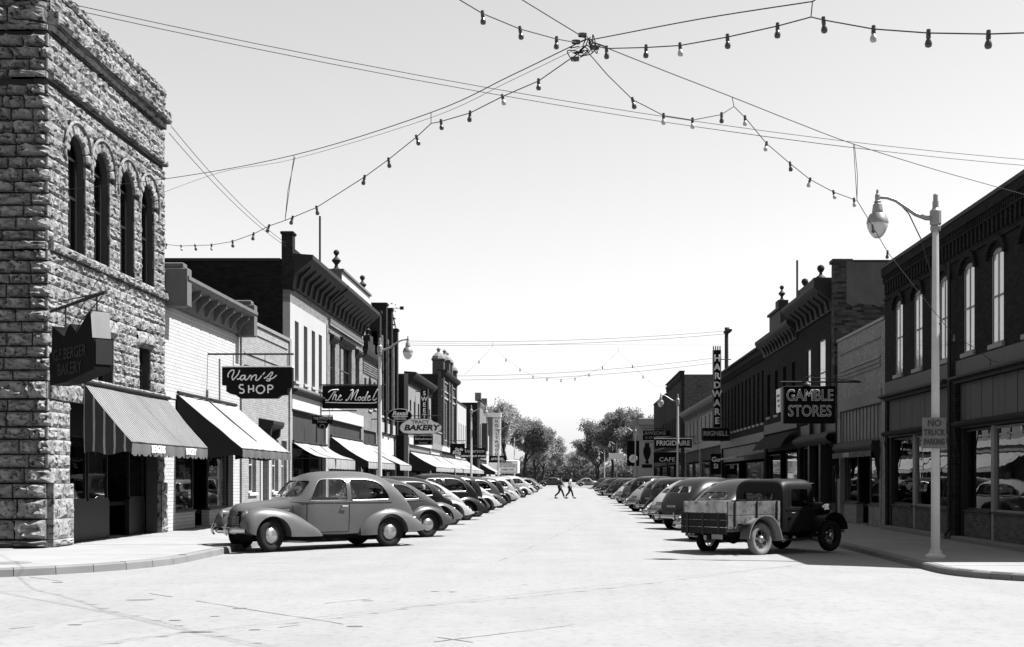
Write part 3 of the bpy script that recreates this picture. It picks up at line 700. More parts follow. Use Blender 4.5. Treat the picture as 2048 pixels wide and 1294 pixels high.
# ---------------------------------------------------------------- buildings
class Bld:
    def __init__(s, side, y0, y1, H, name, label, depth=16, Hroof=None, cat='building', group=None):
        s.side, s.y0, s.W, s.H, s.depth = side, y0+.004, y1-y0-.008, H, depth
        s.X, s.z = (XL, ZL) if side < 0 else (XR, ZR)
        s.root = thing(name, (s.X+side*.5, s.y0+s.W/2, s.z), label, cat, group)
        s.Hr = Hroof or H-.5
    def f(s, p): return Vector((s.X-s.side*p[1], s.y0+p[0], s.z+p[2]))
    def mb(s): return MB(s.f)
    def part(s, name, mb, m, parent=None, smooth=None): return mb.build(name, m, parent or s.root, smooth=smooth)
    def box(s, name, m, u0, u1, w0, w1, h0, h1, parent=None, b=0): return s.part(name, s.mb().box(u0, u1, w0, w1, h0, h1, b), m, parent)
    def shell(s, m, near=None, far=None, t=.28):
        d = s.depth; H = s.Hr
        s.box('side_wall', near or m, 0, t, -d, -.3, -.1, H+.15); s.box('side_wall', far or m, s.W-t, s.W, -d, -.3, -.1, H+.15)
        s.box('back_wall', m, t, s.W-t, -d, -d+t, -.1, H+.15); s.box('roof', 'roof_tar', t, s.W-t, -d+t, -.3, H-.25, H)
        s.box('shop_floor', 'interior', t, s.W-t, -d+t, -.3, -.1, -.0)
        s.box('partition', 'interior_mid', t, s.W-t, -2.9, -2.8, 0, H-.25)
    def wall(s, m, holes, u0=0, u1=None, h0=0, h1=None, t=.3, w=0, name='front_wall', extra=None):
        """solid wall with rectangular holes (u0,u1,h0,h1[,arch rise])"""
        u1 = s.W if u1 is None else u1; h1 = s.H if h1 is None else h1
        us = sorted({u0, u1} | {q for h in holes for q in h[:2] if u0 < q < u1}); hs = sorted({h0, h1} | {q for h in holes for q in h[2:4] if h0 < q < h1})
        def solid(i, j):
            if i < 0 or j < 0 or i >= len(us)-1 or j >= len(hs)-1: return False
            a, c = (us[i]+us[i+1])/2, (hs[j]+hs[j+1])/2
            return not any(h[0] < a < h[1] and h[2] < c < h[3] for h in holes)
        b = s.mb(); F = lambda pts: b.add(pts, [(0, 1, 2, 3)])
        for i in range(len(us)-1):
            for j in range(len(hs)-1):
                if not solid(i, j): continue
                a0, a1, c0, c1 = us[i], us[i+1], hs[j], hs[j+1]
                F([(a0, w, c0), (a1, w, c0), (a1, w, c1), (a0, w, c1)]); F([(a0, w-t, c0), (a1, w-t, c0), (a1, w-t, c1), (a0, w-t, c1)])
                if not solid(i-1, j): F([(a0, w, c0), (a0, w-t, c0), (a0, w-t, c1), (a0, w, c1)])
                if not solid(i+1, j): F([(a1, w, c0), (a1, w-t, c0), (a1, w-t, c1), (a1, w, c1)])
                if not solid(i, j-1): F([(a0, w, c0), (a1, w, c0), (a1, w-t, c0), (a0, w-t, c0)])
                if not solid(i, j+1): F([(a0, w, c1), (a1, w, c1), (a1, w-t, c1), (a0, w-t, c1)])
        for h in holes:                         # spandrels turn a square head into an arch
            if len(h) > 4 and h[4]:
                a0, a1, top, rise = h[0], h[1], h[3], h[4]; n = 8; hw = (a1-a0)/2
                arcp = [(a0+hw-hw*math.cos(math.pi*k/n), top-rise+rise*math.sin(math.pi*k/n)) for k in range(n+1)]
                for k in range(n):
                    p, q = arcp[k], arcp[k+1]
                    b.add([(p[0], w-.004, p[1]), (q[0], w-.004, q[1]), (q[0], w-.004, top+.001), (p[0], w-.004, top+.001), (p[0], w-t, p[1]), (q[0], w-t, q[1]), (q[0], w-t, top), (p[0], w-t, top)],
                          [(0, 1, 2, 3), (0, 1, 5, 4)])
        if extra: extra(b)
        return s.part(name, b, m)
    def window(s, u0, u1, h0, h1, frame='paint_dark', pane='glass', fill='shade_dark', sill='limestone', rise=0, back=.14, rails=1, mull=0, w=0, fw=.06, fillh=1.0, name='window', fd=.07):
        b = s.mb(); W0, W1 = w-back-fd, w-back; pd = w-back-fd*.6
        b.box(u0+.002, u0+fw, W0, W1, h0+.002, h1-.002); b.box(u1-fw, u1-.002, W0, W1, h0+.002, h1-.002); b.box(u0+fw, u1-fw, W0, W1, h0+.002, h0+fw); b.box(u0+fw, u1-fw, W0, W1, h1-fw-rise*.35, h1-.002)
        for k in range(rails): hh = h0+(h1-h0)*(k+1)/(rails+1); b.box(u0+fw, u1-fw, W0+.003, W1-.005, hh-.025, hh+.025)
        for k in range(mull): uu = u0+(u1-u0)*(k+1)/(mull+1); b.box(uu-.022, uu+.022, W0+.008, W1-.005, h0+fw, h1-fw-rise*.35)
        fr = s.part(name, b, frame)
        s.part('pane', s.mb().add([(u0+fw*.5, pd, h0+fw*.5), (u1-fw*.5, pd, h0+fw*.5), (u1-fw*.5, pd, h1-fw*.5), (u0+fw*.5, pd, h1-fw*.5)], [(0, 1, 2, 3)]), pane, fr)
        if fill:
            d = w-back-fd-.012; top = h1; bot = h1-(h1-h0)*fillh
            s.part('window_backing', s.mb().box(u0, u1, d-.02, d, bot, top), fill, fr)  # drawn blind; in interior grey, the unlit room's darkness painted on a sheet
            if fillh < 1: s.part('dark_room', s.mb().box(u0, u1, d-.1, d-.08, h0, bot+.02), 'interior', fr)
        if sill: s.part('sill', s.mb().box(u0-.08, u1+.08, w-.1, w+.07, h0-.12, h0-.001, .01), sill, fr)
        return fr
    def cornice(s, prof, m, u0=0, u1=None, name='cornice', smooth=30):
        """prof: (w,h) outline"""
        return s.part(name, s.mb().prism(prof, 0, u0, s.W if u1 is None else u1), m)
    def storefront(s, panes, h0, h1, frame='paint_dark', bulk='brick_mid', door=None, glass='glass', back=.15, mull='paint_dark', light_mull=()):
        """panes: list of (u0,u1); door: (u0,u1)"""
        for k, (a, c) in enumerate(panes):
            m = 'paint_grey' if k in light_mull else frame
            b = s.mb(); W0, W1 = -back-.06, -back; fw = .055
            b.box(a, a+fw, W0, W1, h0, h1); b.box(c-fw, c, W0, W1, h0, h1); b.box(a+fw, c-fw, W0, W1, h0, h0+fw); b.box(a+fw, c-fw, W0, W1, h1-fw, h1)
            fr = s.part('shop_window', b, m)
            s.part('pane', s.mb().add([(a+.02, -back-.03, h0+.02), (c-.02, -back-.03, h0+.02), (c-.02, -back-.03, h1-.02), (a+.02, -back-.03, h1-.02)], [(0, 1, 2, 3)]), glass, fr)
            s.box('bulkhead', bulk, a, c, -back-.2, -back+.05, 0, h0-.05); s.box('sill', frame, a-.02, c+.02, -back-.25, -back+.09, h0-.05, h0-.001)
            s.box('display_floor', 'interior_mid', a, c, -1.6, -back-.25, h0-.16, h0-.08)
        if door:
            a, c = door; bk = back+.7
            b = s.mb(); b.box(a, a+.12, -bk-.05, -bk, 0, 2.15); b.box(c-.12, c, -bk-.05, -bk, 0, 2.15); b.box(a+.12, c-.12, -bk-.05, -bk, 0, .5); b.box(a+.12, c-.12, -bk-.05, -bk, 2.03, 2.15)
            d = s.part('door', b, frame); s.part('pane', s.mb().box(a+.12, c-.12, -bk-.03, -bk-.02, .5, 2.03), glass, d)
            s.part('handle', s.mb().tube([(a+.06, -bk, 1.0), (a+.06, -bk+.06, 1.02), (a+.06, -bk+.06, 1.2), (a+.06, -bk, 1.22)], .012, 6), 'chrome_dull', d)
            s.box('door_transom', glass, a, c, -bk-.03, -bk-.02, 2.17, h1)
            s.box('doorstep', 'kerb', a, c, -bk, -back+.1, -.02, .03)
    def boards(s, u0, u1, h0, h1, m, n, w=-.06, name='panel'):
        for k in range(n):
            a = u0+(u1-u0)*k/n; c = u0+(u1-u0)*(k+1)/n
            s.box(name, m, a+.008, c-.008, w-.04, w+random.uniform(-.006, .006), h0, h1)
def awning(bd, u0, u1, htop, proj, hf, m, label, sag=.08, val=.22, sides=None, mval=None, text_=None, w0=.05, scallop=.04, fold=0):
    """canvas awning on iron arms"""
    f = bd.f; base = f((u0+u1)/2 * Vector((1, 0, 0))+Vector((0, .3, hf)))
    t = thing('awning', base, label, 'awning', 'canvas awnings over the shop fronts')
    b = MB(f); nu, nv = 26, 12; rows = []
    for i in range(nu+1):
        u = u0+(u1-u0)*i/nu; r = []
        for j in range(nv+1):
            k = j/nv; s_ = sag*math.sin(math.pi*k)*(1-.25*math.cos(2*math.pi*i/nu*3))+.03*noise.noise((u*1.3, k*3, htop+bd.y0))+.018*noise.noise((u*4, k*5, bd.y0))
            r.append((u, w0+proj*k, htop+(hf-htop)*k-s_-fold*.25*math.sin(math.pi*k)*math.sin(i*1.7)))
        rows.append(r)
    b.grid(rows); cn = b.build('canopy', m, t, smooth=60, recalc=False)
    b = MB(f); rows = []
    n = int((u1-u0)/.12)
    for i in range(n+1):
        u = u0+(u1-u0)*i/n; dz = val+scallop*abs(math.sin(math.pi*i/3))
        wob = .025*math.sin(i*.9)+.03*noise.noise((u*2, 1, bd.y0))
        rows.append([(u, w0+proj+.005, hf), (u, w0+proj+.012+wob*.5, hf-dz*.5), (u, w0+proj+wob, hf-dz)])
    b.grid(rows); vl = b.build('valance', mval or m, t, smooth=60, recalc=False)
    if sides:
        for e, u in enumerate((u0, u1)):
            b = MB(f); rows = []
            for j in range(nv+1):
                k = j/nv; top = htop+(hf-htop)*k-sag*math.sin(math.pi*k); bot = hf-val+.04*math.sin(k*9)
                rows.append([(u+(.03*math.sin(k*14+q*2))*(q/4), w0+proj*k, top+(bot-top)*q/4) for q in range(5)])
            b.grid(rows); b.build('side_curtain', sides, t, smooth=60, recalc=False)
    for u in (u0+.06, u1-.06):
        MB(f).tube([(u, w0, hf-.02), (u, w0+proj-.02, hf-.03)], .018, 6).build('arm', 'iron', t); MB(f).tube([(u, w0, htop-.35), (u, w0+proj*.6, hf+.02)], .014, 6).build('stay', 'iron', t)
    MB(f).tube([(u0, w0+proj, hf-.01), (u1, w0+proj, hf-.01)], .018, 6).build('bar', 'iron', t); MB(f).tube([(u0-.05, w0+.04, htop+.04), (u1+.05, w0+.04, htop+.04)], .05, 8).build('roller', 'iron', t)
    if text_:
        for (txt, uc, size) in text_:
            o = link('lettering', text_me(txt, size, 'letter', ext=.004, bold=.006), vl)
            o.location = f(Vector((uc, w0+proj+.03, hf-val*.55)))-base; o.rotation_euler = (R(90), 0, R(90) if bd.side < 0 else R(-90))
    return t
def sign(label, x0, x1, z0, z1, y, m='sign_dark', thick=.22, poly=None, name='hanging_sign', cat='sign', rim=None):
    """flat box sign facing up and down the street"""
    t = thing(name, ((x0+x1)/2, y, z0), label, cat)
    b = MB()
    if poly: b.prism([(x0+(x1-x0)*p[0], z0+(z1-z0)*p[1]) for p in poly], 1, y-thick/2, y+thick/2)
    else: b.box(x0, x1, y-thick/2, y+thick/2, z0, z1, .02)
    b.build('panel', m, t)
    if rim:
        r = MB(); yy = y-thick/2-.012
        P = [(x0+(x1-x0)*p[0], yy, z0+(z1-z0)*p[1]) for p in poly] if poly else [(x0+.04, yy, z0+.04), (x1-.04, yy, z0+.04), (x1-.04, yy, z1-.04), (x0+.04, yy, z1-.04)]
        r.tube(P, .014, 5, closed=True); r.build('border_tube', rim, t)
    return t
def hang(t, xw, xo, zb, y, ztop, xs, r=.03, m='iron'):
    """bracket bar from wall xw to xo at height zb with hangers down to ztop at xs"""
    b = MB(); b.tube([(xw, y, zb), (xo, y, zb)], r, 8)
    for x in xs: b.tube([(x, y, zb), (x, y, ztop)], .012, 5)
    return b.build('bracket', m, t)
def stroke(t, pts, r, m, y):
    """neon tube through points given as (x,z)"""
    P = [Vector(p) for p in pts]; Q = []
    for i in range(len(P)-1):
        a, p, q, c = P[max(i-1, 0)], P[i], P[i+1], P[min(i+2, len(P)-1)]
        for k in range(4):
            f = k/4; Q.append(.5*((2*p)+(q-a)*f+(2*a-5*p+4*q-c)*f*f+(3*p-a-3*q+c)*f**3))
    Q.append(P[-1])
    return MB().tube([(v.x, y, v.y) for v in Q], r, 6).build('neon_letter', m, t, smooth=60)
def urn(f, u, w, h, s, parent, m='cornice_grey', bulb=True):
    b = MB(f); b.lathe([(.30*s, 0), (.30*s, .08*s), (.16*s, .16*s), (.10*s, .34*s), (.12*s, .40*s), (.30*s, .62*s), (.31*s, .68*s), (.10*s, .90*s), (.07*s, .98*s), (.12*s, 1.04*s), (.19*s, 1.14*s), (.20*s, 1.22*s), (.15*s, 1.33*s), (.0, 1.40*s)], (u, w, h), n=14)
    return b.build('finial', m, parent, smooth=40)
# ---- stones shared by the rock-faced corner building
STONES = []
for k in range(10):
    b = MB(); nx, nz = 7, 5; rnd = random.Random(k)
    g = [[0]*(nz+1) for _ in range(nx+1)]; ph = rnd.random()*50
    for i in range(nx+1):
        for j in range(nz+1):
            e = min(i, nx-i)/(nx/2); g_ = min(j, nz-j)/(nz/2)
            edge = min(1, min(e*3.2, g_*2.4))
            d = edge*(.6+.6*noise.noise((i*.45+ph, j*.6, k))+.4*noise.noise((i*1.3, j*1.5+ph, k*3)))+.05
            jx = 0 if i in (0, nx) else .05*rnd.uniform(-1, 1); jz = 0 if j in (0, nz) else .08*rnd.uniform(-1, 1)
            g[i][j] = len(b.v); b.v.append((i/nx+jx, max(.02, d), j/nz+jz))
    for i in range(nx):
        for j in range(nz):
            if rnd.random() < .5: b.q += [(g[i][j], g[i+1][j], g[i+1][j+1]), (g[i][j], g[i+1][j+1], g[i][j+1])]
            else: b.q += [(g[i][j], g[i+1][j], g[i][j+1]), (g[i+1][j], g[i+1][j+1], g[i][j+1])]
    c = len(b.v); b.v += [(0, -.6, 0), (1, -.6, 0), (1, -.6, 1), (0, -.6, 1)]
    b.q += [tuple([c, c+1]+[g[i][0] for i in range(nx, -1, -1)]), tuple([c+3]+[g[i][nz] for i in range(nx+1)]+[c+2]), tuple([c]+[g[0][j] for j in range(nz+1)]+[c+3]), tuple([c+1, c+2]+[g[nx][j] for j in range(nz, -1, -1)])]
    STONES.append((b.mesh('stone', 'stone'), None, list(b.v), list(b.q)))
# ---------------------------------------------------------------- left side of the street
# ---- rock-faced stone corner building
bd = Bld(-1, 26.7, 34.3, 12.4, 'stone_building', 'two storey rock-faced stone corner building with four arched windows', depth=14, Hroof=11.6)
wins = [(uc-.5, uc+.5, 6.72, 9.42, .5) for uc in (1.5, 3.0, 4.72, 6.25)]
small = [(2.75, 3.75, 3.85, 5.0), (5.6, 6.45, 3.85, 5.0)]
store = (1.1, 7.12, 0, 3.3)
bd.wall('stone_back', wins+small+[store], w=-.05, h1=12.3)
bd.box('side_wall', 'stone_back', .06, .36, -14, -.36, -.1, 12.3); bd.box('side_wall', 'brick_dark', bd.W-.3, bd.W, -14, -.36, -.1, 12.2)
bd.box('back_wall', 'brick_dark', .36, bd.W-.3, -14, -13.7, -.1, 12); bd.box('roof', 'roof_tar', .36, bd.W-.3, -13.7, -.36, 11.4, 11.6)
bd.box('partition', 'interior', .36, bd.W-.3, -3.2, -3.1, 0, 11.4)
courses = []; h = 0
for hh in (.17, .45, .45, .33): courses.append((h, h+hh, .09)); h += hh
k = 0
while h < 3.2: hh = (.34, .30, .33, .27)[k % 4]; courses.append((h, min(h+hh, 3.25), .0)); h += hh; k += 1
h = 3.25; courses.append((h, 3.65, .05)); h = 3.65
while h < 6.4: hh = (.25, .30, .23, .28)[k % 4]; courses.append((h, min(h+hh, 6.5), 0)); h += hh; k += 1
h = 6.5; courses.append((h, 6.7, .10)); h = 6.7
while h < 10.1: hh = (.27, .24, .29, .26)[k % 4]; courses.append((h, min(h+hh, 10.25), 0)); h += hh; k += 1
courses.append((10.25, 10.42, .10)); h = 10.42
while h < 11.2: courses.append((h, min(h+.27, 11.3), 0)); h += .27
h = 11.3
courses += [(11.3, 11.45, .06), (11.45, 11.75, .20), (11.75, 11.95, .02), (11.95, 12.2, .02), (12.2, 12.42, .05)]
stones = []   # (mesh idx, loc(world), rotz, scale, dark)
blocked = [(a-.0, c+.0, b0, b1) for a, c, b0, b1 in small]+[store]
blocked = [(q[0], q[1], q[2], q[3]) for q in blocked]
for ci, (c0, c1, out) in enumerate(courses):
    mid = (c0+c1)/2; bl = []; lap = ci % 2
    for q in blocked:
        if c0 < q[3]-.05 and c1 > q[2]+.05: bl.append((q[0], q[1]))
    for q in small:   # rough lintel stone over the small windows is one big block
        if 5.0-.05 <= c0 < 5.4: bl.append((q[0]-.25, q[1]+.25))
    for q in wins:
        uc = (q[0]+q[1])/2
        if c1 > 6.72 and mid < 8.92: bl.append((q[0], q[1]))
        elif 8.92 <= mid < 8.92+.76: hw = math.sqrt(max(.0, .76**2-(mid-8.92)**2)); bl.append((uc-hw, uc+hw))
    bl.sort(); cur = 0.0; free = []
    for a, c in bl+[(bd.W, bd.W)]:
        if a-cur > .06: free.append((cur, a))
        cur = max(cur, c)
    for a, c in free:
        u = a if (a > 0 or not lap or out > .01) else -.09
        while u < c-.02:
            ln = random.uniform(.38, .85) if c1-c0 > .18 else random.uniform(.7, 1.3)
            if c0 < 1.3: ln *= 1.25
            if c-u-ln < .3: ln = c-u
            stones.append((u, u+ln, c0, c1, out, 'street')); u += ln
    x = -.02 if lap or out > .01 else .06       # wall towards the cross street, facing the camera
    while x > -3.6:
        ln = random.uniform(.4, .8) if c1-c0 > .18 else random.uniform(.8, 1.4)
        if x > -.03 and k % 2: ln *= .6
        stones.append((x-ln, x, c0, c1, out, 'cross')); x -= ln; k += 1
def stone_area(s_):
    return (s_[1]-s_[0])*(s_[3]-s_[2])*(1.0 if s_[5] == 'street' and s_[0] > -1 else .8 if s_[1] > -1.3 else .1)
stones.sort(key=stone_area, reverse=True)
rest = MB()
for i, (a, c, c0, c1, out, face) in enumerate(stones):
    idx = random.randrange(10); g = .012 if face == 'street' else .035; rough = random.uniform(.6, 1.2)*(.075 if face == 'street' else .28)
    if out >= .2: rough *= 1.3
    sc = Vector(((c-a)-g, rough, (c1-c0)-g))
    if face == 'street': loc = bd.f(Vector((c-g/2, .0+out, c0+g/2))); rz = -math.pi/2
    else: loc = Vector((XL+c-g/2, 26.7+.0-out, ZL+c0+g/2)); rz = math.pi
    Mx = Matrix.Translation(loc) @ Matrix.Rotation(rz, 4, 'Z') @ Matrix.Diagonal((sc.x, 1, sc.z, 1))
    Mx2 = Matrix.Diagonal((1, rough, 1, 1))
    if out > .01:      # projecting courses need depth behind the face
        bk = rough*.6+out+.05
    if i < 300:
        o = link('stone', STONES[idx][0], bd.root); o.location = loc-WL[bd.root.name]; o.rotation_euler = (0, 0, rz); o.scale = (sc.x, rough, sc.z)
        if out > .01:
            bb = MB(); 
            if face == 'street': bd.box('stone_bed', 'stone', a+g/2, c-g/2, -.04, out-.002, c0+g/2, c1-g/2)
            else: MB().box(XL+a+g/2, XL+c-g/2, 26.7-out+.002, 26.75, ZL+c0+g/2, ZL+c1-g/2).build('stone_bed', 'stone', bd.root)
    else:
        rest.add([tuple(Mx @ Mx2 @ Vector(v)) for v in STONES[idx][2]], STONES[idx][3])
        if out > .01:
            if face == 'street': p, q = bd.f(Vector((a, -.04, c0))), bd.f(Vector((c, out-.002, c1))); rest.box(min(p.x, q.x), max(p.x, q.x), min(p.y, q.y), max(p.y, q.y), p.z+g/2, q.z-g/2)
            else: rest.box(XL+a, XL+c, 26.7-out+.002, 26.75, ZL+c0+g/2, ZL+c1-g/2)
o = rest.build('stonework', 'stone', bd.root); o['kind'] = 'stuff'
MB().box(XL-14, XL-3.6, 26.72, 27.0, ZL-.1, ZL+12.4).build('side_wall', 'stone', bd.root)
for q in wins:
    uc = (q[0]+q[1])/2
    for kk in range(9):          # arch stones
        a0, a1 = math.pi*kk/9+.015, math.pi*(kk+1)/9-.015
        pr = []
        for aa in (a0, (a0+a1)/2, a1): pr.append((uc+.5*math.cos(aa), 8.92+.5*math.sin(aa)))
        for aa in (a1, (a0+a1)/2, a0): pr.append((uc+.75*math.cos(aa), 8.92+.75*math.sin(aa)))
        e = random.uniform(.03, .07); n = len(pr); cxm = sum(p[0] for p in pr)/n; czm = sum(p[1] for p in pr)/n
        b = bd.mb(); vs = [(p[0], -.05, p[1]) for p in pr]+[(p[0], .02, p[1]) for p in pr]+[(cxm+(p[0]-cxm)*.7, e, czm+(p[1]-czm)*.7) for p in pr]
        b.add(vs, [(i, (i+1) % n, n+(i+1) % n, n+i) for i in range(n)]+[(n+i, n+(i+1) % n, 2*n+(i+1) % n, 2*n+i) for i in range(n)]+[tuple(range(2*n, 3*n))])
        bd.part('arch_stone', b, 'stone')
    b = bd.mb(); P = [(uc+.79*math.cos(R(-20)+R(220)*k/18), .06, 8.92+.79*math.sin(R(-20)+R(220)*k/18)) for k in range(19)]
    b.tube(P, .035, 6); bd.part('hood_mould', b, 'stone')
    # window with an arched head
    b = bd.mb(); n = 12; arcq = [(uc-.5*math.cos(math.pi*k/n), 8.92+.5*math.sin(math.pi*k/n)) for k in range(n+1)]
    for k in range(n): (p0, p1) = (arcq[k], arcq[k+1]); s_ = lambda p, f=.84: (uc+(p[0]-uc)*f, 8.92+(p[1]-8.92)*f); b.add([(p0[0], -.2, p0[1]), (p1[0], -.2, p1[1]), (s_(p1)[0], -.2, s_(p1)[1]), (s_(p0)[0], -.2, s_(p0)[1])], [(0, 1, 2, 3)])
    b.box(uc-.498, uc-.42, -.27, -.2, 6.72, 8.95); b.box(uc+.42, uc+.498, -.27, -.2, 6.72, 8.95); b.box(uc-.42, uc+.42, -.26, -.2, 6.72, 6.8); b.box(uc-.42, uc+.42, -.26, -.2, 8.0, 8.06); b.box(uc-.42, uc+.42, -.25, -.2, 8.9, 8.96); b.box(uc+.1, uc+.14, -.25, -.21, 6.8, 8.0)
    fr = bd.part('window', b, 'paint_dark')
    pane = [(uc-.46, 6.74), (uc+.46, 6.74)]+[(uc+.46*math.cos(math.pi*k/n), 8.92+.46*math.sin(math.pi*k/n)) for k in range(n+1)]
    bd.part('pane', bd.mb().add([(p[0], -.235, p[1]) for p in pane], [tuple(range(len(pane)))]), 'glass_dark', fr)
    bd.part('window_backing', bd.mb().box(uc-.5, uc+.5, -.34, -.32, 8.1, 9.42), 'interior_mid', fr)
    b = bd.mb()     # spandrel backing round the arch
    for k in range(n):
        p, q2 = arcq[k], arcq[k+1]; b.add([(p[0], -.052, p[1]), (q2[0], -.052, q2[1]), (q2[0], -.052, 9.43), (p[0], -.052, 9.43), (p[0], -.35, p[1]), (q2[0], -.35, q2[1])], [(0, 1, 2, 3), (0, 1, 5, 4)])
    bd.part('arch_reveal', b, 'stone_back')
for q in small:
    bd.window(*q, frame='paint_dark', pane='glass_dark', fill=None, sill=None, rails=1, back=.22)
    b = bd.mb(); vs = []; nu = 8
    rows = []
    for i in range(nu+1):
        t = i/nu; u = q[0]-.25+(q[1]-q[0]+.5)*t; e = min(1, min(i, nu-i)*.6)
        rows.append([(u, -.04, 5.0), (u, .03, 5.0), (u, .05+e*.10+.04*noise.noise((u*3, 1, 5)), 5.1), (u, .06+e*.12*(.8+noise.noise((u*4, 2, 5))), 5.24), (u, .03+e*.06, 5.36+.05*math.sin(math.pi*t)), (u, -.04, 5.38+.06*math.sin(math.pi*t))])
    b.grid(rows); bd.part('lintel_stone', b, 'stone')
# dark recessed shop front
b = bd.mb(); a, c = store[0], store[1]
bd.box('stall_riser', 'paint_dark', a, a+3.4, -.5, -.38, 0, .95); bd.box('stall_riser', 'paint_dark', a+4.8, c, -.5, -.38, 0, .95)
for (p, q) in ((a+.05, a+1.95), (a+2.05, a+3.35), (a+4.85, c-.05)):
    b = bd.mb(); b.box(p, p+.06, -.46, -.40, .96, 2.55); b.box(q-.06, q, -.46, -.40, .96, 2.55); b.box(p, q, -.46, -.40, 2.5, 2.56); b.box(p, q, -.46, -.38, .95, 1.02)
    fr = bd.part('shop_window', b, 'paint_dark'); bd.part('pane', bd.mb().add([(p, -.43, 1.0), (q, -.43, 1.0), (q, -.43, 2.52), (p, -.43, 2.52)], [(0, 1, 2, 3)]), 'glass', fr)
bd.box('fascia', 'paint_dark', a, c, -.5, -.36, 2.57, 3.3)
bd.box('door', 'paint_dark', a+3.5, a+4.7, -1.1, -1.04, 0, 2.4); bd.box('display_floor', 'interior', a, c, -2, -.5, .8, .9)
t = awning(bd, 1.65, 7.55, 3.72, 1.12, 2.36, 'cloth_stripe', 'striped canvas awning with lettered valance on the stone corner building', sag=.03, val=.26, sides='cloth_side', mval='cloth_grey', text_=[('BERGERS', 3.4, .25), ('BAKERY', 6.0, .24)], w0=.1, scallop=.07)
# corner sign hung on a diagonal bar
A = Vector((-11.32, 26.6, 5.25)); E = Vector((-9.30, 24.45, 5.35)); dv = (E-A).normalized(); nv = Vector((dv.y, -dv.x, 0))
t = thing('corner_sign', A.lerp(E, .5)-Vector((0, 0, 1.7)), 'dark box sign with pointed top hanging off the stone building corner', 'sign')
def sg(s_, w_, z_): return A+Vector((dv.x*s_, dv.y*s_, 0))+nv*w_+Vector((0, 0, z_-5.25))
prof = [(.5, 3.6), (1.4, 3.62), (2.2, 3.72), (2.85, 3.80), (2.85, 4.42), (2.72, 4.42), (2.62, 5.0), (1.95, 4.6), (1.75, 4.74), (1.6, 4.82), (1.45, 4.74), (1.3, 4.58), (.62, 4.86), (.58, 4.3), (.45, 4.28)]
b = MB(); n = len(prof); b.add([sg(p[0], -.2, p[1]) for p in prof]+[sg(p[0], .2, p[1]) for p in prof], [tuple(range(n)), tuple(range(n, 2*n))]+[(i, (i+1) % n, n+(i+1) % n, n+i) for i in range(n)])
b.build('panel', 'sign_dark', t)
pe = MB(); pe.add([sg(2.87, -.17, 3.9), sg(2.87, .17, 3.9), sg(2.87, .17, 4.4), sg(2.87, -.17, 4.4)], [(0, 1, 2, 3)]); pe.build('end_plate', 'paint_dark', t, recalc=False)
pe = MB(); pe.add([sg(2.745, -.19, 4.44), sg(2.745, .19, 4.44), sg(2.655, .19, 4.98), sg(2.655, -.19, 4.98)], [(0, 1, 2, 3)]); pe.build('end_plate', 'paint_grey', t, recalc=False)
b = MB(); b.tube([A, E], .035, 8)
for s_, zt in ((.85, 4.75), (2.5, 4.95)): b.tube([A.lerp(E, s_/2.95), sg(s_, 0, zt)], .02, 6)
b.tube([A+Vector((0, 0, .18)), E], .012, 5); b.tube([E, sg(2.9, .5, 4.7)], .012, 5); b.tube([E, Vector((-11.3, 29.5, 6.6))], .012, 5); b.build('bracket', 'iron', t)
ang = math.atan2(dv.y, dv.x)
for txt, zz, sz in (('G.F.BERGER', 4.2, .34), ('BAKERY', 3.95, .36)):
    if txt == 'BAKERY': zz = 3.88
    o = link('lettering', text_me(txt, sz, 'letter_dim', ext=.01), t); o.location = sg(1.62, .215, zz)-WL[t.name]; o.rotation_euler = (R(90), 0, ang)
# ---- white brick shop
bd = Bld(-1, 34.3, 42.1, 6.5, 'white_brick_shop', 'one storey white brick shop with bracketed metal cornice', Hroof=6.0)
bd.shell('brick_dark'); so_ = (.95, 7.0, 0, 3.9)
bd.wall('brick_white', [so_])
bd.storefront([(1.0, 3.1), (4.6, 6.95)], .55, 3.0, bulk='brick_white', door=(3.2, 4.5)); bd.box('fascia', 'paint_dark', .96, 6.99, -.25, -.12, 3.02, 3.88)
for u in (3.1, 4.55): bd.box('return_window', 'glass', u-.01, u+.01, -.85, -.2, .55, 3.0)
bd.cornice([(-.1, 6.45), (.12, 6.42), (.14, 6.50), (.16, 6.95), (.58, 7.02), (.66, 7.12), (.66, 7.22), (-.1, 7.32)], 'cornice_grey', .09, 7.7)
for k in range(8):
    u = .75+k*.9; b = bd.mb(); b.prism([(.15, 6.5), (.2, 6.5), (.3, 6.7), (.52, 6.88), (.54, 7.0), (.15, 7.0)], 0, u-.07, u+.07); bd.part('cornice_bracket', b, 'cornice_grey')
for u in (.05, 7.35):
    b = bd.mb(); b.box(u, u+.4, -.2, .62, 6.36, 7.45, .03); b.box(u+.02, u+.38, -.15, .5, 7.45, 7.6, .03); bd.part('cornice_end_block', b, 'cornice_grey')
bd.box('sill_band', 'paint_white', 0, .93, 0, .03, 3.8, 3.95)
b = bd.mb(); b.tube([(5.3, .03, 5.4), (5.3, .03, 3.95)], .02, 5); bd.part('conduit', b, 'iron')
awning(bd, .95, 7.0, 3.95, 1.88, 2.38, 'cloth_white', 'large white canvas awning on the white brick shop', sag=.02, val=.24, sides='cloth_dark', mval='cloth_grey')
t = sign('dark neon sign with script lettering above the white awning', -10.92, -8.72, 4.12, 5.1, 38.4, poly=[(0, .42), (.06, .42), (.06, .22), (.12, .14), (.20, .10), (.26, 0), (.78, 0), (.84, .1), (.93, .12), (.93, .30), (1, .36), (1, 1), (0, 1)], thick=.24)
hang(t, XL, -8.7, 5.52, 38.4, 5.1, (-10.6, -9.6, -8.9)); MB().box(-10.92, -8.72, 38.26, 38.54, 5.1, 5.14).build('top_plate', 'sign_white', t)
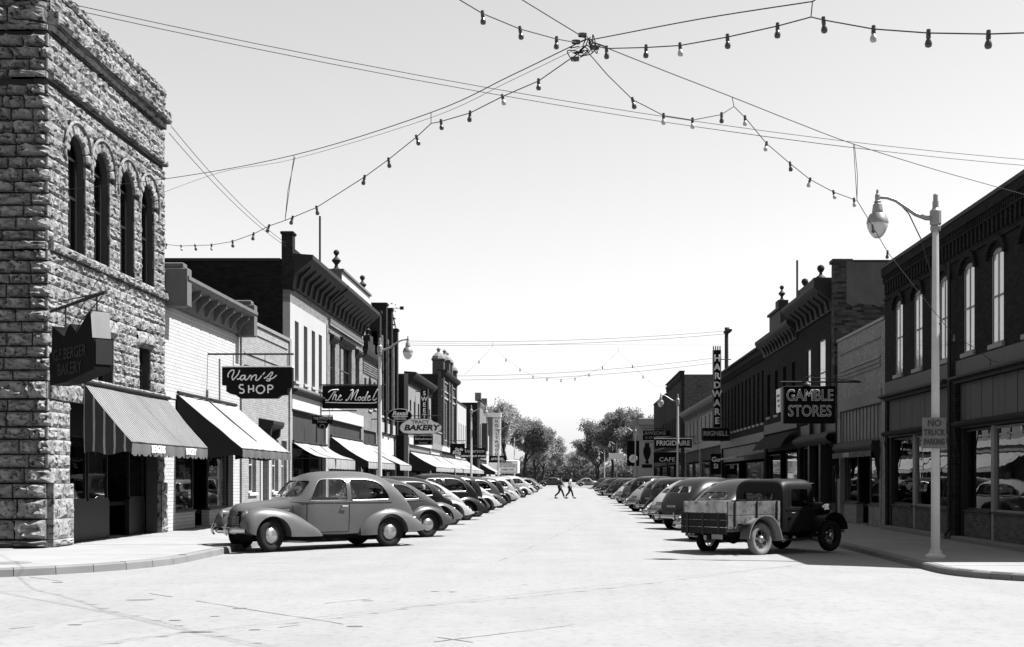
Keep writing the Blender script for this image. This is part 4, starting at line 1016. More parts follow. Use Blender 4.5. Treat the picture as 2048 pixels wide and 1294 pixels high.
def trace(t, strokes, bx, by, s, y, r, m='letter'):
    for st in strokes: stroke(t, [(bx+p[0]*s, by-p[1]*s) for p in st], r, m, y)
S = 1/(12.8*63.5)      # traced units -> metres
trace(t, [[(255, 450), (245, 400), (280, 320), (350, 265), (400, 280), (385, 360), (350, 440), (370, 515), (420, 470), (500, 380), (545, 265)],
          [(680, 400), (600, 410), (560, 470), (590, 520), (650, 480), (690, 400), (680, 480), (700, 520), (760, 480), (800, 410), (830, 400), (840, 440), (835, 530)],
          [(845, 480), (900, 410), (960, 390), (970, 440), (950, 510), (990, 530), (1050, 480), (1105, 405)], [(1185, 320), (1150, 365), (1130, 390)], [(480, 500), (530, 490), (580, 440)],
          [(1165, 480), (1250, 430), (1340, 330), (1385, 325), (1370, 380), (1320, 440), (1330, 500), (1290, 545), (1220, 525)], [(1240, 490), (1340, 490), (1420, 455), (1485, 395)]],
      -10.92-90*S, 5.1+190*S, S, 38.27, .020)
trace(t, [[(640, 650), (570, 640), (535, 690), (570, 740), (640, 760), (655, 820), (600, 855), (540, 840)], [(775, 650), (775, 850)], [(895, 650), (895, 820)], [(775, 750), (895, 745)],
          [(1080, 655), (1010, 680), (970, 755), (1000, 830), (1080, 860), (1150, 820), (1180, 750), (1150, 680), (1085, 655)], [(1265, 655), (1268, 855)], [(1265, 655), (1350, 655), (1390, 700), (1350, 748), (1270, 752)]], -10.92-90*S, 5.1+190*S, S, 38.27, .024)
# ---- low light brick shop with hooded door
bd = Bld(-1, 42.1, 49.7, 7.05, 'light_brick_shop', 'low light brick shop with hooded doorway and panelled parapet', Hroof=6.2)
bd.shell('brick_dark')
ho = [(1.2, 2.2, 1.0, 3.0), (2.9, 3.9, 0, 2.9), (4.6, 5.6, 1.0, 3.0), (6.1, 7.0, 1.0, 3.0)]
bd.wall('brick_light', ho)
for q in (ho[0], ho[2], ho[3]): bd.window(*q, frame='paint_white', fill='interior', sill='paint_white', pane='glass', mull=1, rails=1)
bd.box('door', 'paint_grey', 2.9, 3.9, -.28, -.22, 0, 2.3); bd.box('door_transom', 'glass_dark', 2.9, 3.9, -.27, -.25, 2.3, 2.9)
for u in (2.72, 3.9): bd.box('door_casing', 'paint_white', u, u+.18, 0, .06, 0, 2.95)
b = bd.mb(); b.prism([(.0, 2.96), (.12, 2.96), (.16, 3.25), (.5, 3.4), (.55, 3.5), (.55, 3.62), (0, 3.72)], 0, 2.55, 4.25); bd.part('door_hood', b, 'cornice')
for u in (2.62, 4.0): b = bd.mb(); b.prism([(.0, 2.55), (.1, 2.6), (.2, 2.9), (.42, 3.1), (.44, 3.36), (0, 3.36)], 0, u, u+.16); bd.part('hood_bracket', b, 'cornice')
bd.box('coping', 'paint_grey', 0, bd.W, -.32, .06, 7.05, 7.17)
for u in (0.02, 7.28): bd.box('pilaster', 'brick_light', u, u+.3, .0, .07, 0, 7.05)
bd.cornice([(0, 5.0), (.08, 5.0), (.14, 5.2), (.3, 5.32), (.3, 5.42), (0, 5.5)], 'cornice', .35, 7.25)
bd.box('parapet_rib', 'brick_light', .5, 7.1, 0, .035, 5.9, 5.98); bd.box('parapet_rib', 'brick_light', .5, 7.1, 0, .035, 6.7, 6.78)
# ---- two storey plastered building with a dark cornice
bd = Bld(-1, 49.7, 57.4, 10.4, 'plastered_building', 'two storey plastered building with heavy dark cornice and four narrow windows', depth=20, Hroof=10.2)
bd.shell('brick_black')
ho = [(uc-.36, uc+.36, 5.55, 8.05) for uc in (1.2, 2.9, 4.5, 6.0)]; so_ = (.4, 7.3, 0, 4.35)
bd.wall('plaster', ho+[so_], h1=8.7)
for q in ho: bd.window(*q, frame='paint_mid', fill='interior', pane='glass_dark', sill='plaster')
bd.wall('brick_pale', [], h0=8.7, h1=10.4, name='frieze_wall')
bd.cornice([(0, 9.3), (.1, 9.3), (.14, 9.6), (.22, 9.9), (.8, 10.35), (.92, 10.45), (.92, 10.62), (-.2, 10.7), (-.2, 10.4), (0, 10.4)], 'cornice', .02, 7.67)
for k in range(7):
    u = .8+k*1.05; b = bd.mb(); b.prism([(.1, 9.35), (.2, 9.35), (.3, 9.8), (.7, 10.2), (.72, 10.4), (.1, 10.4)], 0, u-.09, u+.09); bd.part('cornice_bracket', b, 'cornice')
b = bd.mb(); b.box(-.014, .45, -.35, .1, 9.2, 11.45); b.box(-.05, .5, -.4, .15, 11.45, 11.58, .03); bd.part('parapet_pier', b, 'brick_dark')
bd.box('parapet_wall', 'brick_dark', .45, 7.6, -.35, -.1, 10.7, 11.1); bd.box('quoin_strip', 'brick_pale', 7.35, 7.66, 0, .04, 5.2, 8.7)
bd.box('coping', 'cornice', -.02, 7.68, -20, -.41, 10.36, 10.48)
bd.box('sill_band', 'plaster_grey', 0, 7.69, 0, .06, 5.2, 5.34); bd.box('sign_band', 'paint_white', .05, 7.6, 0, .08, 4.36, 4.95)
bd.cornice([(0, 4.96), (.1, 4.96), (.3, 5.1), (.3, 5.18), (0, 5.2)], 'cornice', .02, 7.67, 'shop_cornice')
bd.storefront([(.45, 3.1), (4.5, 7.25)], .6, 2.75, door=(3.2, 4.4)); bd.boards(.42, 7.28, 3.0, 4.33, 'shade_dark', 6, w=-.1, name='transom_blind')
awning(bd, .15, 6.9, 3.0, 1.36, 2.35, 'cloth_white', 'sagging white awning under the plastered building', sag=.14, val=.42, w0=.06)
# ---- urn-topped brick building
bd = Bld(-1, 57.4, 67.0, 10.4, 'urn_topped_building', 'brick building with white roof panel between two urn finials', depth=18, Hroof=9.8)
bd.shell('brick_dark')
ho = [(.6, 1.8, 5.7, 8.0), (2.9, 6.3, 5.7, 8.2), (7.4, 8.6, 5.7, 8.0)]; so_ = (.4, 9.2, 0, 4.3)
bd.wall('brick_pale', ho+[so_])
for q in (ho[0], ho[2]): bd.window(*q, frame='paint_mid', fill='interior', pane='glass_dark')
bd.window(*ho[1], frame='paint_mid', fill='interior', pane='glass_dark', mull=2)
for a, c, _, t_ in ho: bd.cornice([(0, t_+.02), (.1, t_+.02), (.22, t_+.2), (.22, t_+.28), (0, t_+.32)], 'cornice', a-.15, c+.15, 'window_hood')
bd.box('dentil_band', 'plaster_grey', .1, 9.4, 0, .1, 8.75, 8.85)
b = bd.mb()
for k in range(46): b.box(.15+k*.2, .27+k*.2, 0, .12, 8.86, 9.05)
o = bd.part('dentils', b, 'plaster_grey'); o['kind'] = 'stuff'
bd.box('belt', 'brick_pale', .1, 9.4, 0, .06, 8.4, 8.5)
bd.cornice([(0, 9.3), (.1, 9.3), (.2, 9.8), (.85, 10.3), (.95, 10.42), (.95, 10.6), (-.2, 10.7), (-.2, 10.3), (0, 10.3)], 'cornice')
for k in range(9):
    u = .6+k*1.05; b = bd.mb(); b.prism([(.1, 9.35), (.2, 9.35), (.3, 9.8), (.7, 10.15), (.72, 10.35), (.1, 10.35)], 0, u-.09, u+.09); bd.part('cornice_bracket', b, 'cornice')
b = bd.mb(); b.box(1.2, 9.3, -.5, .45, 10.7, 11.45); pn = bd.part('roof_panel', b, 'paint_white'); bd.box('coping', 'cornice_grey', 1.1, 9.4, -.6, .55, 11.45, 11.56)
bd.box('panel_end', 'cornice_grey', 1.1, 1.19, -.5, .45, 10.7, 11.44)
urn(bd.f, 1.6, .1, 11.56, .72, bd.root, 'cornice'); urn(bd.f, 9.0, .1, 11.56, .72, bd.root, 'cornice')
bd.box('sign_band', 'paint_white', .05, 9.5, 0, .08, 4.32, 4.9); bd.storefront([(.45, 3.0), (4.4, 9.1)], .6, 2.8, door=(3.1, 4.3)); bd.boards(.42, 9.18, 3.0, 4.28, 'shade_dark', 5, w=-.1, name='transom_blind')
awning(bd, .4, 9.0, 3.5, 1.8, 2.3, 'cloth_white', 'white awning below the urn-topped building', sag=.1, val=.3, sides='cloth_dark')
t = thing('flagpole', bd.f(Vector((2.6, -.9, 9.8))), 'thin dark pole standing on the roof left of the urns', 'pole'); MB(bd.f).tube([(2.6, -.9, 9.8), (2.6, -.9, 14.4)], .05, 8).build('pole', 'iron', t); MB(bd.f).lathe([(.16, 9.8), (.16, 9.86), (.06, 9.9)], (2.6, -.9, 0)).build('base', 'iron', t)
# ---- narrow light brick building
bd = Bld(-1, 67.0, 72.1, 8.5, 'pale_gabled_building', 'light brick building with stepped roof ornament beside the tall piers', Hroof=8)
bd.shell('brick_dark'); ho = [(.6, 1.3, 5.6, 7.1), (2.0, 3.1, 5.4, 7.3, .5), (3.8, 4.5, 5.6, 7.1)]
bd.wall('brick_pale', ho+[(.4, 4.7, 0, 4.2)])
for q in ho: bd.window(*q[:4], frame='paint_mid', fill='interior', pane='glass_dark')
bd.cornice([(0, 8.1), (.25, 8.35), (.3, 8.6), (-.3, 8.7), (-.3, 8.4), (0, 8.4)], 'cornice'); b = bd.mb(); b.box(1.3, 3.7, -.3, .1, 8.7, 9.2); b.box(1.9, 3.0, -.3, .1, 9.2, 9.6); bd.part('roof_ornament', b, 'cornice'); urn(bd.f, 2.45, -.1, 9.6, .5, bd.root, 'cornice')
for k in range(5): bd.box('belt', 'brick_pale', .1, 5.0, 0, .05, 7.35+k*.13, 7.41+k*.13)
bd.storefront([(.45, 1.7), (3.0, 4.65)], .6, 2.8, door=(1.8, 2.9)); bd.boards(.42, 4.68, 3.0, 4.18, 'shade_dark', 4, w=-.1, name='transom_blind')
awning(bd, .1, 5.0, 3.4, 2.0, 2.25, 'cloth_white', 'short white awning on the light brick building before the tall piers', sag=.08, val=.28)
# ---- tall building with brick piers
bd = Bld(-1, 72.1, 80.0, 10.6, 'pier_fronted_building', 'tall dark brick building with raised piers and rooftop windmill model', Hroof=9.6)
bd.shell('brick_dark'); ho = [(1.2, 2.2, 5.3, 9.3), (3.3, 4.5, 5.3, 9.9), (5.6, 6.7, 5.3, 9.3)]
bd.wall('brick_mid', ho+[(.5, 7.4, 0, 4.2)], h1=10.2)
for q in ho: bd.window(*q, frame='paint_mid', fill='interior_mid', pane='glass_dark', rails=3)
for u, hh in ((0, 11.3), (2.45, 12.1), (4.75, 12.1), (7.2, 11.1)): b = bd.mb(); b.box(u, u+.65, -.7, .16, 4.3, hh); b.box(u-.05 if u else u, u+.7, -.75, .22, hh, hh+.14); bd.part('pier', b, 'brick_dark')
bd.boards(.7, 7.2, 4.3, 4.9, 'limestone', 3, w=.05, name='sign_panel')
bd.storefront([(.55, 3.0), (4.4, 7.35)], .6, 2.8, door=(3.1, 4.3)); bd.boards(.52, 7.38, 3.0, 4.18, 'paint_white', 5, w=-.08, name='transom_panel')
t = thing('windmill_model', bd.f(Vector((7.2, -.3, 10.75))), 'small windmill tower standing on the pier-fronted building roof', 'windmill')
b = MB(bd.f); c0 = (7.5, -.25)
for sx, sy in ((-1, -1), (-1, 1), (1, -1), (1, 1)): b.tube([(c0[0]+sx*.3, c0[1]+sy*.3, 11.2), (c0[0], c0[1], 12.6)], .025, 5)
for zz in (11.5, 11.9): b.box(c0[0]-.25, c0[0]+.25, c0[1]-.25, c0[1]+.25, zz, zz+.05)
b.build('tower', 'iron', t)
b = MB(bd.f)
for k in range(8): a_ = k*math.pi/4; b.box(c0[0]-.02, c0[0]+.02, c0[1]+.05*math.cos(a_)-.02+.3*math.cos(a_), c0[1]+.3*math.cos(a_)+.06, 12.6+.3*math.sin(a_)-.04, 12.6+.3*math.sin(a_)+.04)
b.tube([(c0[0], c0[1]-.3, 12.6), (c0[0], c0[1]+.7, 12.6)], .02, 5); b.box(c0[0]-.01, c0[0]+.01, c0[1]+.55, c0[1]+.8, 12.5, 12.72); b.build('vane', 'iron', t)
# ---- generic shops farther up the street
def shop(side, y0, y1, H, m, name, label, n=3, win=(5.2, 7.4, .9), corn='proj', fascia='paint_grey', depth=16, near=None, aw=None, store=True, frame='paint_mid', fill='interior', low=3.0, pane='glass_dark', rise=0, transom='shade_dark', cm='cornice'):
    bd = Bld(side, y0, y1, H, name, label, depth, Hroof=H-.4); W = bd.W; bd.shell(near or m, near=near)
    h0, h1, ww = win; ho = []
    if H > 5.5 and n:
        for k in range(n): uc = W*(k+.5)/n; ho.append((uc-ww/2, uc+ww/2, h0, h1, rise) if rise else (uc-ww/2, uc+ww/2, h0, h1))
    st = [(.35, W-.35, 0, low+.9)] if store else []
    bd.wall(m, ho+st)
    for q in ho: bd.window(*q[:4], frame=frame, fill=fill, pane=pane, rise=rise)
    if corn == 'proj':
        bd.cornice([(0, H-.75), (.08, H-.75), (.15, H-.4), (.5, H-.12), (.55, H-.02), (.55, H+.1), (-.3, H+.16), (-.3, H), (0, H)], cm)
        for k in range(int(W/.9)): u = .25+k*.9; bd.part('cornice_bracket', bd.mb().prism([(.06, H-.7), (.14, H-.7), (.4, H-.2), (.4, H-.1), (.06, H-.1)], 0, u, u+.16), cm)
    elif corn == 'corbel':
        b = bd.mb()
        for k in range(int(W/.3)): b.box(.05+k*.3, .2+k*.3, 0, .09, H-.75, H-.42)
        bd.box('corbel_band', m, 0, W, 0, .12, H-.42, H-.2); o = bd.part('corbel_table', b, m); o['kind'] = 'stuff'; bd.box('coping', cm, 0, W, -.34, .16, H, H+.1)
    else: bd.box('coping', cm, 0, W, -.34, .08, H, H+.12)
    if store:
        bd.storefront([(.4, W*.42), (W*.6, W-.4)], .6, low-.15, door=(W*.42+.08, W*.6-.08)); bd.boards(.37, W-.37, low, low+.88, transom, 5, w=-.08, name='transom_panel')
        bd.box('sign_band', fascia, .05, W-.05, 0, .07, low+.92, low+1.4)
    if aw: awning(bd, .3, W-.3, 3.4, 1.9, 2.3, aw[0], aw[1], sag=.1, val=.3, sides='cloth_dark')
    return bd
bd = shop(-1, 86.0, 100.0, 8.9, 'plaster_grey', 'bakery_building', 'grey two storey building behind the bakery sign', n=6, win=(4.9, 7.1, .9), near='brick_black', fascia='paint_white', aw=('cloth_white', 'white awning below the bakery sign'), transom='paint_grey')
bd = shop(-1, 100.0, 108.0, 5.4, 'brick_pale', 'low_pale_shop', 'low pale shop squeezed beside the towered building', n=0, corn='flat', aw=('cloth_white', 'white awning on the low pale shop'), transom='paint_white', cm='paint_grey')
bd = shop(-1, 108.0, 121.5, 11.0, 'brick_mid', 'towered_building', 'tall ornate brick building with domed roof turrets', n=6, win=(5.0, 8.4, 1.1), near='brick_dark', rise=.4, aw=('cloth_white', 'long white awning on the towered building'), fascia='paint_white')
for u, hh in ((.1, 1.6), (5.2, 2.2), (7.6, 2.2), (12.2, 1.6)):
    b = bd.mb(); b.box(u, u+1.0, -.8, .2, 4.5, 11+hh*.6); b.box(u-.08, u+1.08, -.88, .28, 11+hh*.6, 11+hh*.6+.15); bd.part('turret', b, 'brick_mid')
    b = bd.mb(); b.lathe([(.62, 0), (.55, .25), (.3, .5), (.1, .62), (.14, .75), (.2, .9), (.0, 1.08)], (u+.5, -.3, 11+hh*.6+.15), n=8); bd.part('turret_cap', b, 'plaster_grey')
for k in range(3): bd.box('belt', 'limestone', .05, bd.W-.05, 0, .1, (8.7, 9.3, 10.2)[k], (8.85, 9.4, 10.35)[k])
bd = shop(-1, 121.5, 134.0, 9.2, 'plaster', 'pale_plaster_building', 'pale plastered building with small windows next to the towered one', n=5, win=(5.4, 7.2, .8), corn='flat', aw=('cloth_white', 'white awning on the pale plastered building'), fascia='paint_white', transom='paint_white')
bd = shop(-1, 154.0, 166.0, 11.3, 'brick_pale', 'brick_block', 'square brick block nearest the trees on the left', n=4, win=(5.2, 8.4, 1.2), corn='corbel', near='brick_dark', aw=('cloth_white', 'far white awning under the square brick block'), depth=20)
for u in (0, 11): bd.box('parapet_pier', 'brick_pale', u, u+.9, -.6, .15, 11.3, 12.3)
b = bd.mb(); b.box(3.5, 5.5, 0, .7, 5.0, 8.6); bd.part('bay', b, 'paint_mid')
bd = shop(-1, 167.0, 186.0, 7.5, 'plaster', 'theatre', 'plain pale theatre behind the tall vertical sign', n=0, corn='flat', store=False)
# ---------------------------------------------------------------- right side of the street
bd = Bld(1, 24.6, 39.9, 8.45, 'dark_corner_block', 'long dark brick corner block with tall shuttered windows behind the lamp post', depth=22, Hroof=7.8)
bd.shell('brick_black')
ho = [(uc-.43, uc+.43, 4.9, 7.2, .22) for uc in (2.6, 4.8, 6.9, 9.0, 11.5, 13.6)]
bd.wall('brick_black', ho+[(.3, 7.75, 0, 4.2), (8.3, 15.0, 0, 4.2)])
for q in ho:
    fr = bd.window(*q[:4], frame='paint_grey', fill='window_backing', pane='glass_sky', sill='paint_grey', rails=1, mull=1, rise=.2, back=.02, fw=.05, fd=.03)
    b = bd.mb(); uc = (q[0]+q[1])/2; n = 10
    P = [(uc-.56*math.cos(math.pi*k/n), 7.0+.36*math.sin(math.pi*k/n)) for k in range(n+1)]; P2 = [(uc-.70*math.cos(math.pi*k/n), 7.0+.52*math.sin(math.pi*k/n)) for k in range(n+1)]
    for k in range(n): b.add([(P[k][0], .0, P[k][1]), (P[k+1][0], 0, P[k+1][1]), (P2[k+1][0], 0, P2[k+1][1]), (P2[k][0], 0, P2[k][1]), (P[k][0], .09, P[k][1]), (P[k+1][0], .09, P[k+1][1]), (P2[k+1][0], .09, P2[k+1][1]), (P2[k][0], .09, P2[k][1])], [(4, 5, 6, 7), (0, 1, 5, 4), (3, 2, 6, 7)])
    bd.part('window_arch', b, 'brick_black')
b = bd.mb()
for k in range(50): b.box(.06+k*.305, .19+k*.305, 0, .06, 7.6, 7.98)
for k in range(100): b.box(.03+k*.1525, .10+k*.1525, 0, .10, 8.04, 8.2)
o = bd.part('corbel_table', b, 'brick_black'); o['kind'] = 'stuff'
bd.box('corbel_band', 'brick_black', 0, bd.W, 0, .08, 7.98, 8.04); bd.box('corbel_band', 'brick_black', 0, bd.W, 0, .13, 8.2, 8.45); bd.box('coping', 'cornice', 0, bd.W, -.35, .16, 8.45, 8.55); bd.box('belt', 'brick_black', 0, bd.W, 0, .05, 7.42, 7.5)
bd.box('frieze', 'paint_mid', .3, 7.75, -.02, .07, 4.3, 4.74); bd.box('frieze', 'paint_mid', 8.3, 15.0, -.02, .07, 4.3, 4.74)
for a, c in ((.25, 7.8), (8.25, 15.05)): bd.cornice([(0, 4.14), (.12, 4.14), (.14, 4.2), (.3, 4.24), (.3, 4.3), (0, 4.33)], 'cornice', a, c, 'shop_cornice')
bd.boards(.32, 7.73, 3.12, 4.14, 'paint_mid', 18, w=-.05, name='transom_board'); bd.boards(8.32, 14.98, 3.12, 4.14, 'paint_mid', 15, w=-.05, name='transom_board')
bd.box('pier', 'brick_dark', 7.77, 8.28, 0, .08, 0, 4.3); 
b = bd.mb(); b.tube([(8.03, .16, 7.4), (8.03, .16, .3), (8.03, .28, .12)], .05, 8); bd.part('downpipe', b, 'iron')
for k in range(3): bd.box('pipe_clip', 'iron', 7.96, 8.10, .08, .2, 1.2+2*k, 1.26+2*k)
bd.storefront([(.5, 2.75), (3.0, 5.35), (5.6, 7.6)], .82, 2.92, bulk='brick_mid', light_mull=(1,)); bd.storefront([(8.45, 10.1), (10.4, 12.2), (12.5, 14.8)], .82, 2.92, bulk='brick_mid', light_mull=(1,))
for a, c in ((5.35, 5.6), (2.75, 3.0), (10.1, 10.4), (12.2, 12.5)): bd.box('mullion', 'paint_grey' if a in (5.35, 12.2) else 'paint_dark', a, c, -.3, -.12, 0, 2.95)
for a, c in ((.3, .5), (7.6, 7.75), (8.3, 8.45), (14.8, 15.0)): bd.box('jamb', 'paint_dark', a, c, -.28, -.06, 0, 2.95)
for a, c in ((.3, 7.74), (8.31, 15.0)):
    bd.box('head_beam', 'paint_dark', a, c, -.3, -.02, 2.95, 3.1); bd.box('window_step', 'kerb', a, c, -.1, .22, -.02, .12, b=.02)
    t = thing('awning_roll', bd.f(Vector(((a+c)/2, .2, 2.98))), 'rolled-up dark awning over the '+('nearest' if a < 1 else 'second')+' shop window of the dark corner block', 'awning')
    b = MB(bd.f); b.lathe([(.0, a), (.07, a), (.085, a+.3), (.08, c-.3), (.07, c), (0, c)], (0, .14, 3.06), axis=0, n=10); b.build('roll', 'cloth_dark', t, smooth=50)
    for u in (a+.1, c-.1): MB(bd.f).tube([(u, .0, 2.0), (u, .16, 3.02)], .015, 6).build('arm', 'iron', t)
bd.box('notice_card', 'sign_white', 2.85, 2.99, -.11, -.10, .9, 1.3)
# clothes on show in the windows
def garment(f, u, w, h, label, m, coat=True, s=1.0):
    t = thing('dress_form', f(Vector((u, w, h))), label, 'dress form', 'clothes on show')
    b = MB(f); pr = [(.02, 0), (.16, .01), (.16, .03), (.03, .06), (.025, .5)]; b.lathe([(r_*s, z*s) for r_, z in pr], (u, w, h), n=12); b.build('stand', 'iron', t, smooth=40)
    b = MB(f); rows = []
    for k, (rx, ry, z) in enumerate([(.30, .20, .35), (.27, .18, .55), (.22, .15, .8), (.24, .15, 1.0), (.27, .15, 1.15), (.22, .12, 1.28), (.08, .07, 1.36), (.06, .06, 1.42)]):
        rows.append([(u+rx*s*math.cos(2*math.pi*j/18)*(1+.06*math.sin(j*3+k)*(1 if k < 3 else 0)), w+ry*s*math.sin(2*math.pi*j/18), h+z*s) for j in range(19)])
    b.grid(rows); b.build('garment', m, t, smooth=60)
    if coat:
        for e in (-1, 1): MB(f).tube([(u+e*.24*s, w, h+1.2*s), (u+e*.33*s, w+.02, h+.95*s), (u+e*.34*s, w+.05, h+.62*s)], [.075*s, .065*s, .055*s], 8).build('sleeve', m, t, smooth=60)
f0 = bd.f
garment(f0, 4.0, -.8, .74, 'dress form in a dark coat, right in the nearest shop window', 'jacket'); garment(f0, 4.75, -1.0, .74, 'dress form in a grey jacket in the nearest shop window', 'cloth_grey'); garment(f0, 6.6, -.9, .74, 'dark dress on a stand left in the nearest shop window', 'cloth_dark', False)
garment(f0, 11.6, -.7, .74, 'pale dress on a stand in the second shop window', 'cloth_white', False); garment(f0, 10.9, -.9, .74, 'long grey gown on a stand in the second shop window', 'cloth_grey', False, 1.05)
# ---- painted brick shop
bd = Bld(1, 39.9, 47.0, 6.85, 'painted_brick_shop', 'one storey painted light brick shop between two dark buildings', Hroof=6.2)
bd.shell('brick_dark'); bd.wall('brick_painted', [(.45, 6.65, 0, 4.15)])
bd.box('coping', 'paint_grey', 0, bd.W, -.34, .05, 6.85, 6.95)
for hh in (5.35, 5.5, 5.65, 6.3): bd.box('brick_rib', 'brick_painted', .5, 6.6, 0, .05, hh, hh+.07)
bd.box('lintel', 'plaster_grey', .35, 6.75, 0, .05, 4.16, 4.62)
for k in range(24): bd.box('tin_sheet', 'tin', .46+k*.258, .46+(k+1)*.258-.02, -.14, -.09+.025*(k % 2), 2.92, 4.13)
bd.storefront([(.6, 2.6), (4.4, 6.5)], .75, 2.6, bulk='brick_painted', frame='paint_mid', door=(2.75, 4.25)); bd.box('head_beam', 'paint_dark', .46, 6.64, -.3, -.06, 2.62, 2.9)
for a in (.45, 6.5): bd.box('jamb', 'paint_grey', a, a+.15, -.25, .03, 0, 2.9)
t = thing('awning_roll', bd.f(Vector((3.5, .3, 2.35))), 'rolled-up striped awning with lettered flap on the painted brick shop', 'awning')
b = MB(bd.f); rows = [[(.5+6.0*i/16, .10+.24*math.sin(math.pi*k/8), 2.98-.44*k/8+.03*noise.noise((i*.7, k, 2))) for k in range(9)] for i in range(17)]; b.grid(rows); b.build('canopy', mat('cloth_stripe_dark', .14, .95, .2, 2, .01, 12, stripes=(1, .2, .5, .05)), t, smooth=60)
b = MB(bd.f); rows = [[(.5+6.0*i/30, .33, 2.58), (.5+6.0*i/30, .34+.02*math.sin(i), 2.36+.03*abs(math.sin(i*1.05)))] for i in range(31)]; b.grid(rows); vl = b.build('valance', 'cloth_grey', t)
o = link('lettering', text_me('GAMBLES', .22, 'letter_grey', ext=.004, bold=.004), vl); o.location = bd.f(Vector((4.0, .37, 2.47)))-WL[t.name]; o.rotation_euler = (R(90), 0, R(-90))
for e, u in enumerate((.45, 6.55)):
    b = MB(bd.f); rows = [[(u+.05*math.sin(k*2+q), .05+.07*q*(1-.09*k), 2.9-.16*k) for q in range(5)] for k in range(9)]; b.grid(rows); b.build('hanging_fold', 'cloth_dark', t, smooth=60)
# ---- two storey store with ball finials
bd = Bld(1, 47.0, 55.0, 9.1, 'ball_finial_store', 'dark two storey store with ball finials and patched plaster side wall', depth=20, Hroof=8.6)
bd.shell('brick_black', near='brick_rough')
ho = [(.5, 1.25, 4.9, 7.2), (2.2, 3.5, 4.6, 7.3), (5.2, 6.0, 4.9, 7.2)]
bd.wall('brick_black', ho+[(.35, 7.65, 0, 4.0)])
for q in ho: bd.window(*q, frame='paint_dark', fill='window_backing', pane='glass_sky', sill='cornice', mull=0, back=.02, fd=.03)
b = bd.mb(); b.box(-.014, .5, -.5, .12, 3.9, 9.95); b.box(-.03, .55, -.6, .2, 9.95, 10.1, .02); bd.part('parapet_pier', b, 'brick_rough')
b = bd.mb(); b.box(0, .3, -3.2, -.51, 8.76, 9.94); bd.part('parapet_wall', b, 'brick_rough'); bd.box('coping', 'cornice', -.04, .34, -3.2, -.61, 9.96, 10.05)
b = MB(); pts = [(-.35, 10.0), (-3.1, 10.0), (-3.1, 8.2)]+[(-3.1+.25*k, 8.25+.12*noise.noise((k*1.3, 4, 1))+.1*(k % 2)) for k in range(1, 11)]+[(-.35, 8.4)]
bd.part('plaster_patch', bd.mb().prism([(p[0], p[1]) for p in pts], 0, -.035, -.016), 'plaster_rough')
bd.cornice([(0, 8.2), (.1, 8.2), (.16, 8.6), (.7, 9.0), (.8, 9.1), (.8, 9.25), (-.3, 9.32), (-.3, 9.0), (0, 9.0)], 'cornice', .55, 7.95)
for k in range(7): u = 1.0+k*1.0; b = bd.mb(); b.prism([(.1, 8.25), (.2, 8.25), (.3, 8.6), (.6, 8.85), (.6, 9.05), (.1, 9.05)], 0, u-.08, u+.08); bd.part('cornice_bracket', b, 'cornice')
bd.box('roof_panel', 'cornice', 3.0, 6.6, -.4, .3, 9.3, 9.85)
for u, s_ in ((3.1, 1), (6.5, 1)):
    bd.box('pedestal', 'cornice', u-.22, u+.22, -.42, .32, 9.29, 9.85); b = bd.mb(); b.lathe([(.22, 0), (.18, .07), (.07, .14), (.06, .24), (.1, .28), (.145, .36), (.155, .42), (.12, .51), (.0, .57)], (u, 0, 9.85), n=14); bd.part('finial', b, 'cornice', smooth=40)
bd.storefront([(.5, 2.5), (5.4, 7.5)], .6, 3.0, door=(3.4, 4.8)); bd.box('shop_fascia', 'paint_dark', .36, 7.64, -.2, -.02, 3.05, 3.95)
for a in (2.6, 4.9): bd.box('column', 'paint_dark', a, a+.35, -.15, .12, 0, 4.0)
dp = bd.box('price_board', 'sign_dark', 2.98, 3.3, -.1, -.05, .5, 2.7)
for txt, hh, sz in (('ONION', 1.8, .2), ('3¢', 1.45, .45), ('VEGE', .95, .2)):
    o = link('lettering', text_me(txt, sz*.75, 'letter', ext=.004), dp); o.location = bd.f(Vector((3.14, -.03, hh)))-WL[bd.root.name]; o.rotation_euler = (R(90), 0, R(-90))
t = thing('awning_roll', bd.f(Vector((4, .3, 2.9))), 'rolled-up dark awning below the neon store sign', 'awning'); b = MB(bd.f); rows = [[(.4+7.2*i/18, .08+.3*math.sin(math.pi*k/8), 3.5-.5*k/8+.05*noise.noise((i*.6, k*.5, 7))) for k in range(9)] for i in range(19)]; b.grid(rows); b.build('canopy', 'cloth_stripe_dark', t, smooth=60)
t = thing('flagpole', bd.f(Vector((11, -.5, 8.3))), 'thin dark pole rising beside the ball finials', 'pole'); MB(bd.f).tube([(11, -.5, 8.3), (11, -.5, 12.0)], .05, 8).build('pole', 'iron', t); MB(bd.f).lathe([(.16, 8.3), (.16, 8.36), (.06, 8.4)], (11, -.5, 0)).build('base', 'iron', t)
